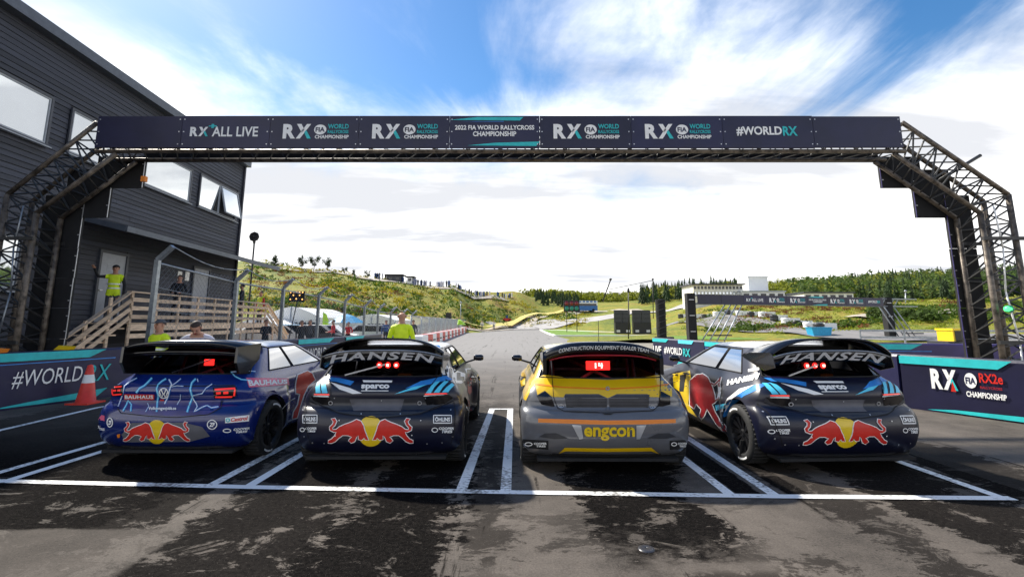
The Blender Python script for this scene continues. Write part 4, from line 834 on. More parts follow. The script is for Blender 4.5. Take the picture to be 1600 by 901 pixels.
for sx, ox, ix in ((1, 10.45, 9.80), (-1, -10.62, -9.95)):
    e = 8.42 if sx > 0 else -8.95; ie = 8.15 if sx > 0 else -8.45
    truss_run((ox, Y0, 0), (ox, Y0, 4.25), (ix, Y0, 0), (ix, Y0, 3.85), .55, .055, .019, .30, 'leg')
    truss_run((ox, Y0, 4.25), (e, Y0, 5.85), (ix, Y0, 3.85), (ie, Y0, 5.15), .55, .050, .018, .28, 'knee')
    MB().box(((ox+ix)/2, Y0+.28, .06), (1.2, 1.0, .12)).build('base_plate', 'truss_brace', gt, off=go)
    for z in (1.2, 3.3):
        for dy in (-.08, .63): MB().bar((ix-.1*sx, Y0+dy, z), (ox+.12*sx, Y0+dy, z), .05, .07).build('clamp_bar', 'truss_brace', gt, off=go)
    c_ = MB(); c_.path([(ix+.25*sx, Y0-.05, 4.0), (ix+.30*sx, Y0-.06, 3.1), (ix+.22*sx, Y0-.05, 2.2), (ix+.33*sx, Y0-.06, 1.2), (ix+.30*sx, Y0-.05, .1)], .016, 6); c_.build('cable', 'white' if sx > 0 else 'galvanised', gt, True, go)
    # stepped black LED cabinets lining the opening
    S_ = [(8.30, 9.12, 4.57, 5.30), (9.00, 9.75, 3.89, 5.0), (9.66, 10.12, 3.20, 4.4), (9.66, 10.12, 2.55, 3.195), (9.66, 10.12, 1.90, 2.545), (9.66, 10.12, 1.25, 1.895), (9.66, 10.12, .60, 1.245), (9.66, 10.12, 0, .595)]
    for k, (a, b, z0, z1) in enumerate(S_):
        if sx < 0: a, b = a-.12*(k > 1), b+(.30 if k > 1 else .25)
        else: b += .10
        x0, x1 = sorted((sx*a, sx*b)); yy = GY+.10 if k % 2 == 0 else GY+.11
        p = MB().box(((x0+x1)/2, yy, (z0+z1)/2), (x1-x0, .06, z1-z0-.006)).build('cladding_panel', 'matte_black', gt, off=go)
        for i in range(2): MB().box((sx*a+sx*.03, yy-.036, z0+(z1-z0)*(.25+.5*i)), (.035, .012, .018)).build('panel_latch', 'silver', p, off=go)
        MB().bar((sx*a, yy-.034, z0), (sx*a, yy-.034, z1), .012, .012).build('panel_edge', 'silver' if sx < 0 else 'purple_blue', p, off=go)
MB().box((0, GY+.10, 5.30), (16.6, .06, .24)).build('lower_cladding', 'matte_black', gt, off=go)
MB().tube((9.1, Y0+.2, 4.55), (10.2, Y0+.2, 5.18), .035, 8).build('spigot_bar', 'truss_brace', gt, True, go)
lm = MB().lathe([(-.05, .02), (-.05, .07), (.02, .075), (.05, .05), (.06, .001)], (9.93, Y0-.16, 1.86), 'X', 16); lm.build('signal_lamp', 'lamp_green', gt, True, go); MB().lathe([(-.01, .055), (.065, .05), (.07, .001)], (9.90, Y0-.18, 1.86), 'X', 16, -1).build('signal_lens', mat('glow_green', (.05, .75, .15), .3, emit=1.2), gt, True, go)
MB().box((-8.22, GY+.0, 4.75), (.09, .09, .12)).build('signal_lamp', 'hivis_orange', gt, off=go)
LOGO = [None, 'live', 'logo', 'logo', 'centre', 'logo', 'logo', 'hash', None]
def sign_art(s, kind, x0, z0, wd, h, sc_=1.):
    """the print of one banner panel, lower left corner x0, z0 on the sign plane"""
    m = .08*wd
    if kind == 'live':
        s.rx(x0+wd*.10, z0+h*.34, h*.32); s.poly([(x0+wd*.335, z0+h*.62), (x0+wd*.365, z0+h*.62), (x0+wd*.365, z0+h*.76), (x0+wd*.335, z0+h*.76)], 'teal'); s.poly([(x0+wd*.305, z0+h*.67), (x0+wd*.395, z0+h*.67), (x0+wd*.395, z0+h*.71), (x0+wd*.305, z0+h*.71)], 'teal', .007)
        s.text('ALL LIVE', x0+wd*.35, z0+h*.33, wd*.52, h*.34, bold=.02)
    elif kind == 'logo': s.rx_logo(x0+wd*.15, z0+h*.26, h*.50)
    elif kind == 'centre':
        s.text('2022 FIA WORLD RALLYCROSS', x0+wd*.06, z0+h*.56, wd*.88, h*.16, bold=.03); s.text('CHAMPIONSHIP', x0+wd*.26, z0+h*.34, wd*.48, h*.17, bold=.03)
        s.poly([(x0, z0+h*.90), (x0+wd*.78, z0+h*.88), (x0+wd*.82, z0+h), (x0+wd*.3, z0+h)], 'teal'); s.poly([(x0+wd*.2, z0+h*.03), (x0+wd*.96, z0+h*.01), (x0+wd*1., z0+h*.16), (x0+wd*.5, z0+h*.12)], 'teal'); s.poly([(x0+wd*.1, z0+h*.83), (x0+wd*.6, z0+h*.84), (x0+wd*.6, z0+h*.86)], 'sky_blue')
    elif kind == 'hash': s.text('#WORLD', x0+wd*.15, z0+h*.36, wd*.50, h*.32, bold=.03); s.text('RX', x0+wd*.66, z0+h*.36, wd*.16, h*.32, 'teal', bold=.03)
for k in range(9):
    a, b = xs[k], xs[k+1]
    p = MB().box(((a+b)/2, YB, (ZT+ZB)/2), (b-a-.008, .05, ZT-ZB+.06*(1 if 0 < k < 8 else .6))).build('banner_panel', 'banner_navy', gt, off=go)
    for x in (a+.05, b-.05):
        for z in (ZB+.05, (ZT+ZB)/2, ZT-.05): MB().box((x, YB-.028, z), (.022, .01, .022)).build('bolt', 'silver', p, off=go)
    if LOGO[k]:
        s = Sign((0, YB-.025, 0), (1, 0, 0), (0, 0, 1)); sign_art(s, LOGO[k], a, ZB, b-a, ZT-ZB); s.build(p, go)

# ================================================================== TRACKSIDE BUILDING
BA, BB = -12.05, -.0658
def wx(y, o=0): return BA+BB*y+o
bo_ = (wx(4), 4, 0); bt = thing('timber_building', 'dark grey timber clad two storey building beside the track', 'building', bo_)
Yn, Yf, HT = 3.0, 23.86, 9.45
b = MB(); b.prism([(wx(Yn, -.06), Yn), (wx(Yf, -.06), Yf), (wx(Yf, -9), Yf), (wx(Yn, -9), Yn)], (0, 0, 0), (1, 0, 0), (0, 1, 0), HT); b.build('wall', 'clad_dark', bt, off=bo_)
OPEN = [(7.6, 12.80, 6.45, 7.76), (13.55, 15.2, 6.5, 7.76), (16.8, 19.5, 6.48, 7.80), (20.22, 23.38, 6.5, 7.85), (15.33, 16.42, 1.6, 3.80), (20.42, 21.55, 1.6, 3.85), (7.0, 12.57, 2.45, 3.80)]
z = .30; PIT = .152
while z < HT-.05:
    segs = [(Yn, Yf)]
    for (a, c, z0, z1) in OPEN:
        if z+PIT > z0-.06 and z < z1+.06:
            segs = [q for (s0, s1) in segs for q in ((s0, min(s1, a-.09)), (max(s0, c+.09), s1)) if q[1]-q[0] > .05]
    segs = [q for (s0, s1) in segs for q in (((s0, s1),) if s1-s0 < 6 else (lambda c: ((s0, c-.003), (c+.003, s1)))(random.uniform(s0+2, s1-2)))]
    for s0, s1 in segs:
        t = .030+random.uniform(-.003, .003); m = MB()
        y0, y1 = s0, s1
        pr = [(0, 0), (t+.012, 0), (t+.012, .02), (t-.006, PIT-.008), (0, PIT-.008)]
        vs = [(wx(y, -.06+a), y, z+h_) for y in (y0, y1) for a, h_ in pr]
        m.add(vs, [(0, 1, 2, 3, 4), (9, 8, 7, 6, 5)]+[(i, (i+1) % 5, 5+(i+1) % 5, 5+i) for i in range(5)]); m.build('cladding_board', 'clad', bt, off=bo_)
    z += PIT
MB().bar((wx(Yn, .10), Yn-.1, HT+.10), (wx(Yf, .10), Yf+.12, HT+.10), .32, .30).build('roof_fascia', 'fascia', bt, off=bo_)
MB().prism([(wx(Yn, .1), Yn-.1), (wx(Yf, .1), Yf+.1), (wx(Yf, -9), Yf+.1), (wx(Yn, -9), Yn-.1)], (0, 0, HT+.24), (1, 0, 0), (0, 1, 0), .06).build('roof', 'roof_dark', bt, off=bo_)
MB().bar((wx(Yf, -.0), Yf+.02, 0), (wx(Yf, -.0), Yf+.02, HT), .10, .12).build('corner_board', 'clad_dark', bt, off=bo_)
def window(y0, y1, z0, z1, mull=(), tilt=None):
    fr = MB(); t = .07
    for a, c_, e, f in ((y0-t, y1+t, z1, z1+t), (y0-t, y1+t, z0-t, z0), (y0-t, y0, z0, z1), (y1, y1+t, z0, z1)):
        fr.prism([(a, e), (c_, e), (c_, f), (a, f)], (wx(0, -.02), 0, 0), (BB, 1, 0), (0, 0, 1), .055)
    o = fr.build('window', 'frame_dark', bt, off=bo_)
    iv = MB(); t = .045; ys = [y0]+list(mull)+[y1]
    for a, c_ in zip(ys, ys[1:]):
        for q in ((a, c_, z1-t, z1), (a, c_, z0, z0+t), (a, a+t, z0+t, z1-t), (c_-t, c_, z0+t, z1-t)):
            iv.prism([(q[0], q[2]), (q[1], q[2]), (q[1], q[3]), (q[0], q[3])], (wx(0, -.035), 0, 0), (BB, 1, 0), (0, 0, 1), .05)
    iv.build('frame', 'frame_light', o, off=bo_)
    for i, (a, c_) in enumerate(zip(ys, ys[1:])):
        p = MB(); ti = .32 if tilt == i else 0
        vs = [(wx(a+t, -.005), a+t, z0+t), (wx(c_-t, -.005), c_-t, z0+t), (wx(c_-t, -.005), c_-t, z1-t), (wx(a+t, -.005), a+t, z1-t)]
        if ti: vs = [(x+(ti if zz < (z0+z1)/2 else .03), y, zz+(.05 if zz < (z0+z1)/2 else 0)) for x, y, zz in vs]
        p.add(vs, [(0, 1, 2, 3)]); p.build('pane', 'window_mirror', o, off=bo_)
        if ti:
            q = MB()
            for u, v in zip(vs, vs[1:]+vs[:1]): q.bar(u, v, .06, .05)
            q.build('sash', 'frame_light', o, off=bo_)
    s_ = MB(); s_.prism([(y0-.1, z0-.10), (y1+.1, z0-.10), (y1+.1, z0-.07), (y0-.1, z0-.07)], (wx(0, .0), 0, 0), (BB, 1, 0), (0, 0, 1), .12); s_.build('sill', 'frame_light', o, off=bo_)
window(*OPEN[0][:4], (10.2,)); window(*OPEN[1][:4]); window(*OPEN[2][:4]); window(*OPEN[3][:4], (21.8,), 1); window(*OPEN[6][:4], (9.8,))
def door(y0, y1, z0, z1, m):
    d = MB().prism([(y0, z0), (y1, z0), (y1, z1), (y0, z1)], (wx(0, -.05), 0, 0), (BB, 1, 0), (0, 0, 1), .05).build('door', m, bt, off=bo_)
    f = MB(); t = .09
    for a, c_, e, g_ in ((y0-t, y1+t, z1, z1+t), (y0-t, y0, z0, z1), (y1, y1+t, z0, z1)): f.prism([(a, e), (c_, e), (c_, g_), (a, g_)], (wx(0, -.05), 0, 0), (BB, 1, 0), (0, 0, 1), .09)
    f.build('door_frame', 'frame_dark', d, off=bo_)
    MB().box((wx(y0+.1, .04), y0+.1, z0+1.0), (.05, .12, .03)).build('handle', 'silver', d, off=bo_)
    k = MB()
    for i in range(5): k.prism([(y0+.3, z1-.35-i*.05), (y1-.3, z1-.35-i*.05), (y1-.3, z1-.33-i*.05), (y0+.3, z1-.33-i*.05)], (wx(0, 0), 0, 0), (BB, 1, 0), (0, 0, 1), .008)
    k.build('vent', 'frame_light', d, off=bo_)
door(*OPEN[4], 'door_grey'); door(*OPEN[5], 'door_grey')
for y, z0 in ((19.35, 3.25), (19.85, 3.28)): MB().prism([(y, z0), (y+.28, z0), (y+.28, z0+.36), (y, z0+.36)], (wx(0, -.012), 0, 0), (BB, 1, 0), (0, 0, 1), .006).build('notice', 'white', bt, off=bo_)
# canopy over the doors
CO = 1.55
k = MB(); vs = [(wx(y, o), y, zz) for y in (14.2, 25.2) for o, zz in ((-.02, 4.78), (CO, 4.38), (CO, 4.30), (-.02, 4.66))]
k.add(vs, [(0, 1, 2, 3), (7, 6, 5, 4)]+[(i, (i+1) % 4, 4+(i+1) % 4, 4+i) for i in range(4)]); cn = k.build('canopy', 'roof_dark', bt, off=bo_)
MB().bar((wx(14.15, CO+.02), 14.15, 4.33), (wx(25.25, CO+.02), 25.25, 4.33), .05, .17).build('fascia_board', 'fascia', cn, off=bo_)
MB().bar((wx(14.15, 0), 14.15, 4.72), (wx(14.15, CO), 14.15, 4.33), .05, .17).build('fascia_board', 'fascia', cn, off=bo_)
# deck with stairs and rails
do_ = (wx(15, 1.3), 15, 0); dt = thing('timber_deck', 'pale timber deck with stairs and slatted railing along the building', 'deck', do_)
DZ, DO = 1.58, 1.42
n = 9
for i in range(n):
    o0 = .03+(DO-.03)*i/n; o1 = .03+(DO-.03)*(i+1)/n-.012; m = MB()
    m.prism([(wx(14.9, o0), 14.9), (wx(24.4, o0), 24.4), (wx(24.4, o1), 24.4), (wx(14.9, o1), 14.9)], (0, 0, DZ-.03), (1, 0, 0), (0, 1, 0), .03); m.build('deck_plank', 'timber', dt, off=do_)
for zz, h_ in ((DZ-.14, .20), (DZ-.40, .14)): MB().bar((wx(14.9, DO), 14.9, zz), (wx(24.4, DO), 24.4, zz), .04, h_).build('edge_board', 'timber', dt, off=do_)
for zz in (DZ+.18, DZ+.44, DZ+.70): MB().bar((wx(14.9, DO+.045), 14.9, zz), (wx(24.4, DO+.045), 24.4, zz), .028, .12).build('rail_board', 'timber', dt, off=do_)
MB().bar((wx(14.8, DO+.01), 14.8, DZ+.93), (wx(24.5, DO+.01), 24.5, DZ+.93), .13, .04).build('hand_rail', 'timber', dt, off=do_)
for y in np.linspace(14.95, 24.35, 9): MB().box((wx(y, DO), y, DZ*.5+.46), (.05, .09, DZ+.90)).build('rail_post', 'timber', dt, off=do_)
SY0, SY1 = 14.85, 12.35
for zz in (.15, .41, .67): MB().bar((wx(SY0, DO+.045), SY0, DZ+zz), (wx(SY1, DO+.045), SY1, .08+zz), .028, .12).build('rail_board', 'timber', dt, off=do_)
MB().bar((wx(SY0, DO), SY0, DZ+.92), (wx(SY1-.1, DO), SY1-.1, .08+.85), .13, .04).build('hand_rail', 'timber', dt, off=do_)
for y in (14.1, 13.3, 12.5): MB().box((wx(y, DO), y, .42+.6*(y-SY1)), (.05, .09, .85+1.15*(y-SY1)*.4)).build('rail_post', 'timber', dt, off=do_)
for i in range(8):
    y = SY0-.31*(i+.5); zz = DZ-.19*(i+1)
    MB().prism([(wx(y-.15, .1), y-.15), (wx(y+.15, .1), y+.15), (wx(y+.15, DO-.05), y+.15), (wx(y-.15, DO-.05), y-.15)], (0, 0, zz), (1, 0, 0), (0, 1, 0), .04).build('stair_tread', 'timber', dt, off=do_)
for zz in (.2, .46, .72): MB().bar((wx(24.5, DO+.03), 24.5, DZ+zz), (wx(27.3, DO+.03), 27.3, zz+.02), .028, .12).build('rail_board', 'timber', dt, off=do_)
MB().bar((wx(24.5, DO), 24.5, DZ+.92), (wx(27.4, DO), 27.4, .92), .13, .04).build('hand_rail', 'timber', dt, off=do_)
for y in (25.4, 26.4, 27.2): MB().box((wx(y, DO), y, .5+.27*(27.3-y)), (.05, .09, .9+.25*(27.3-y))).build('rail_post', 'timber', dt, off=do_)

# ================================================================== BARRIERS WITH BANNERS
def barrier(label, p, q, H, art, inner, group='banner covered track barriers', m='banner_navy'):
    """a padded concrete block with a printed banner; p -> q runs left to right as seen from the track"""
    p, q = Vector((*p, 0)), Vector((*q, 0)); L_ = (q-p).length; ex = (q-p)/L_; n_ = ex.cross(Vector((0, 0, 1)))
    t = thing('track_barrier', label, 'barrier', p, group)
    mb = MB(); prof = [(0, 0), (.0, H*.05), (.02, H*.5), (.03, H-.04), (.06, H), (.30, H), (.34, H-.04), (.36, 0)]
    vs = [p+ex*a-n_*b+Vector((0, 0, zz)) for a in (0, L_) for b, zz in prof]; k = len(prof)
    mb.add(vs, [tuple(range(k)), tuple(range(k, 2*k))[::-1]]+[(i, (i+1) % k, k+(i+1) % k, k+i) for i in range(k)]); mb.build('barrier_block', m, t, off=p)
    s = Sign(p+n_*.012, ex, Vector((0, 0, 1))-n_*.03); art(s, L_, H); s.build(t, p)
    return t
def wedges(s, L_, H, x0=0., x1=1.):
    a = L_*x0; b = L_*x1; s.poly([(a, H*.84), (b-.5, H*.84), (b-.2, H*.985), (a, H*.985)], 'teal'); s.poly([(a, H*.04), (b-.3, H*.04), (b-.1, H*.20), (a+.6, H*.10)], 'teal'); s.poly([(a, H*.78), (b, H*.79), (b, H*.81), (a, H*.795)], 'sky_blue')
def art_hash(s, L_, H):
    s.text('#WORLD', L_*.385, H*.36, L_*.31, H*.32, 'white', bold=.0, shear=.12); s.text('RX', L_*.72, H*.36, L_*.12, H*.32, 'teal', bold=.0, shear=.12); wedges(s, L_, H, .3, .86)
def art_rx2e(s, L_, H):
    s.ex = s.ex*.60; L_ = L_/.60; h = H*.36; x = L_*.155; s.rx(x, H*.42, h); s.poly([(x+h*1.35, H*.40), (x+h*1.7, H*.40), (x+h*1.5, H*.58)], 'red', .010)
    X = x+h*2.35; s.poly(ell(X+h*.38, H*.62, h*.40, h*.36), 'white', .007); s.text('FIA', X+h*.06, H*.56, h*.64, h*.32, 'banner_navy', .010, bold=.03)
    s.text('RX2e', X+h*.95, H*.60, h*1.45, h*.45, 'red', bold=.02); s.text('RALLYCROSS', X+h*.95, H*.50, h*1.35, h*.12, 'dark_red'); s.text('CHAMPIONSHIP', X, H*.34, h*2.5, h*.27, 'white', bold=.03)
    s.poly([(0, H*.84), (L_*.46, H*.84), (L_*.52, H*.985), (0, H*.985)], 'teal'); s.poly([(L_*.12, H*.03), (L_*.95, H*.03), (L_*.97, H*.16), (L_*.25, H*.08)], 'teal')
def art_logo(s, L_, H): s.rx_logo(L_*.2, H*.40, H*.30); wedges(s, L_, H, 0., .5)
def art_world(s, L_, H): s.text('LIVE', L_*.02, H*.42, L_*.18, H*.28, bold=.02); s.text('#WORLD', L_*.26, H*.42, L_*.36, H*.28, bold=.02); s.text('RX', L_*.64, H*.42, L_*.13, H*.28, 'teal', bold=.02); s.poly([(0, H*.86), (L_*.3, H*.86), (L_*.36, H*.99), (0, H*.99)], 'teal'); s.poly([(L_*.5, H*.04), (L_*.9, H*.04), (L_*.95, H*.2), (L_*.55, H*.2)], 'teal'); s.poly([(L_*.55, H*.86), (L_*.8, H*.86), (L_*.84, H*.99), (L_*.55, H*.99)], 'cyan')
def art_none(s, L_, H): wedges(s, L_, H, .1, .7)
barrier('navy banner barrier with large hashtag lettering behind the traffic cone', (-9.75, 8.0), (-8.55, 11.45), 1.04, art_hash, 1)
barrier('navy banner barrier at the left edge of the frame under the gantry leg', (-10.9, 4.6), (-9.76, 7.97), 1.04, art_none, 1)
barrier('navy banner barrier partly hidden behind the blue car', (-8.53, 11.5), (-7.3, 15.1), 1.04, art_world, 1)
barrier('navy banner barrier seen between the blue car and its navy neighbour', (-7.28, 15.15), (-6.45, 19.2), 1.04, art_hash, 1)
barrier('navy banner barrier leading to the red and white blocks', (-6.43, 19.25), (-6.3, 24), 1.04, art_logo, 1)
barrier('navy banner barrier with red lettering in front of the right gantry leg', (7.46, 9.62), (8.75, 6.75), .98, art_rx2e, -1)
barrier('navy banner barrier whose teal letters show beside the right car wing', (6.75, 12.6), (7.43, 9.66), .98, art_hash, -1)
barrier('navy banner barrier just behind the right car roof', (6.35, 16.4), (6.73, 12.64), .98, art_logo, -1)
barrier('navy banner barrier seen between the grey car and the right car', (5.60, 19.8), (6.33, 16.44), .98, art_world, -1)
barrier('violet banner barrier beyond the gantry, below the second arch', (9.0, 14.0), (13.8, 13.0), 1.02, art_logo, -1, None, 'banner_violet')
# red and white blocks along the outside of the track
def block(x, y, rz, m, label, s=1., hs=.75):
    t = thing('kerb_block', label, 'barrier block', (x, y, 0), 'red and white track blocks', rz)
    mb = MB(); vs = [(a*w_/2*s, b*.30, z_*hs/.58) for w_, z_ in ((1.0, 0), (1.0, .08), (.92, .52), (.80, .58)) for a, b in ((-1, -1), (1, -1), (1, 1), (-1, 1))]
    mb.add(vs, [(3, 2, 1, 0), (12, 13, 14, 15)]+[(4*j+i, 4*j+(i+1) % 4, 4*j+4+(i+1) % 4, 4*j+4+i) for j in range(3) for i in range(4)]); mb.build('block', m, t); MB().box((0, -.305, .30), (.5*s, .02, .09)).build('slot', 'matte_black', t)
y = 33.; i = 0
while y < 100:
    ln = 2.2 if y < 60 else 3.6; x = edge_x(LEFT, y)+.15
    block(x, y, math.pi/2-.02, 'red' if i % 2 else 'white', 'red block in the low wall along the left track edge' if i % 2 else 'white block in the low wall along the left track edge', ln/1.05); y += ln; i += 1
for i in range(10):
    a = i/9; X, Y = W(756+a*110, 113+a*8); X0, Y0_ = X, Y
    o = block(X0, Y0_, .5, 'red' if i % 2 == 0 else 'white', 'red block at the far bend below the signal lights' if i % 2 == 0 else 'white block at the far bend below the signal lights', 3.0)
# traffic cone in front of the left barrier
ct = thing('traffic_cone', 'red traffic cone with one white band in front of the left barrier', 'cone', (-8.52, 10.1, 0))
MB().lathe([(.0, .21), (.03, .21), (.035, .165), (.40, .105)], (0, 0, 0), 'Z', 24).build('cone_body', mat('cone_red', (.75, .05, .03), .45, var=.1), ct, True)
MB().lathe([(.40, .1055), (.56, .078)], (0, 0, 0), 'Z', 24).build('reflective_band', 'white', ct, True); MB().lathe([(.56, .078), (.74, .045), (.76, .001)], (0, 0, 0), 'Z', 24).build('cone_tip', 'cone_red', ct, True)
MB().box((0, 0, .015), (.44, .44, .03)).build('base', 'cone_red', ct)
for (x, y) in ((-9.55, 9.2), (-9.2, 10.2)): 
    t = thing('marker_block', 'small orange and yellow block on top of the left barrier, '+('nearer the frame edge' if y < 10 else 'nearer the cone'), 'block', (x, y, 1.04), 'marker blocks on the left barrier')
    MB().prism([(-.16, 0), (.16, 0), (.20, .07), (-.06, .09)], (0, -.06, 0), (1, 0, 0), (0, 0, 1), -.12).build('block_body', 'hivis_orange' if y < 10 else 'yellow', t); MB().box((.0, -.062, .035), (.12, .006, .05)).build('block_stripe', 'yellow', t)
# ================================================================== CATCH FENCE
FP = [(-9.35, 12.75, 3.22), (-9.25, 16.35, 2.98), (-9.0, 19.2, 2.92), (-8.65, 21.9, 2.80), (-8.35, 24.5, 2.62), (-8.05, 26.8, 2.45), (-7.85, 28.8, 2.30), (-7.7, 31.2, 2.2), (-7.6, 34, 2.15), (-7.55, 37, 2.1)]
fo = (-9.35, 12.75, 0); ft = thing('catch_fence', 'tall galvanised catch fence with angled post tops along the left side', 'fence', fo)
for x, y, h in FP:
    p = MB().bar((x, y, 0), (x, y, h), .11, .11, (0, 1, 0)).build('fence_post', 'galvanised', ft, off=fo)
    MB().bar((x, y, h), (x+.36, y, h+.36), .10, .12, (0, 1, 0)).build('angled_top', 'galvanised', p, off=fo)
    MB().box((x, y, .03), (.24, .24, .06)).build('post_base', 'galvanised', p, off=fo)
wm = MB()
for (x0, y0, h0), (x1, y1, h1) in zip(FP, FP[1:]):
    MB().tube((x0, y0, h0-.08), (x1, y1, h1-.08), .028, 8).build('top_rail', 'galvanised', ft, True, fo)
    for k in (.33, .6, .78):
        c_ = MB(); pts = []
        for i in range(7): a = i/6; pts.append((x0+(x1-x0)*a, y0+(y1-y0)*a, (h0+(h1-h0)*a)*k-.05*math.sin(math.pi*a)))
        c_.path(pts, .008, 5); c_.build('tension_wire', 'galvanised', ft, True, fo)
    c_ = MB(); pts = [(x0+.36+(x1-x0)*i/8, y0+(y1-y0)*i/8, h0+.36+(h1-h0)*i/8-.22*math.sin(math.pi*i/8)) for i in range(9)]; c_.path(pts, .014, 6); c_.build('top_cable', 'galvanised', ft, True, fo)
    Lp = math.hypot(x1-x0, y1-y0); H = (h0+h1)/2; st = .17 if y0 < 24 else .3
    n = int((Lp+H)/st)
    for i in range(-int(H/st), int(Lp/st)+1):
        for sg in (1, -1):
            a0, a1 = i*st, i*st+H; z0, z1 = (0, H) if sg > 0 else (H, 0)
            s0, s1 = max(a0, 0), min(a1, Lp)
            if s1 <= s0: continue
            zz0 = z0+(z1-z0)*(s0-a0)/(a1-a0); zz1 = z0+(z1-z0)*(s1-a0)/(a1-a0)
            wm.tube((x0+(x1-x0)*s0/Lp, y0+(y1-y0)*s0/Lp, zz0), (x0+(x1-x0)*s1/Lp, y0+(y1-y0)*s1/Lp, zz1), .0028, 3)
tag(wm.build('wire_mesh', 'galvanised', ft, off=fo), kind='stuff')
# crowd-control fence panels further on
cy = 33.; i = 0
while cy < 100:
    x = edge_x(LEFT, cy)-.55; L_ = 4.4; x2 = edge_x(LEFT, cy+L_)-.55
    t = thing('mesh_fence_panel', 'silver mesh fence panel on the outside of the left track bend', 'fence', (x, cy, 0), 'silver mesh fence panels')
    for a, b in (((0, 0, 0), (0, 0, 2.0)), ((x2-x, L_-.1, 0), (x2-x, L_-.1, 2.0)), ((0, 0, 2.0), (x2-x, L_-.1, 2.0)), ((0, 0, .25), (x2-x, L_-.1, .25))): MB().tube(a, b, .035, 6).build('frame_tube', 'galvanised', t, True)
    k = MB()
    for j in range(1, 12): k.tube(((x2-x)*j/12, (L_-.1)*j/12, .25), ((x2-x)*j/12, (L_-.1)*j/12, 2.0), .022, 4)
    tag(k.build('bars', 'galvanised', t), kind='stuff'); cy += L_; i += 1

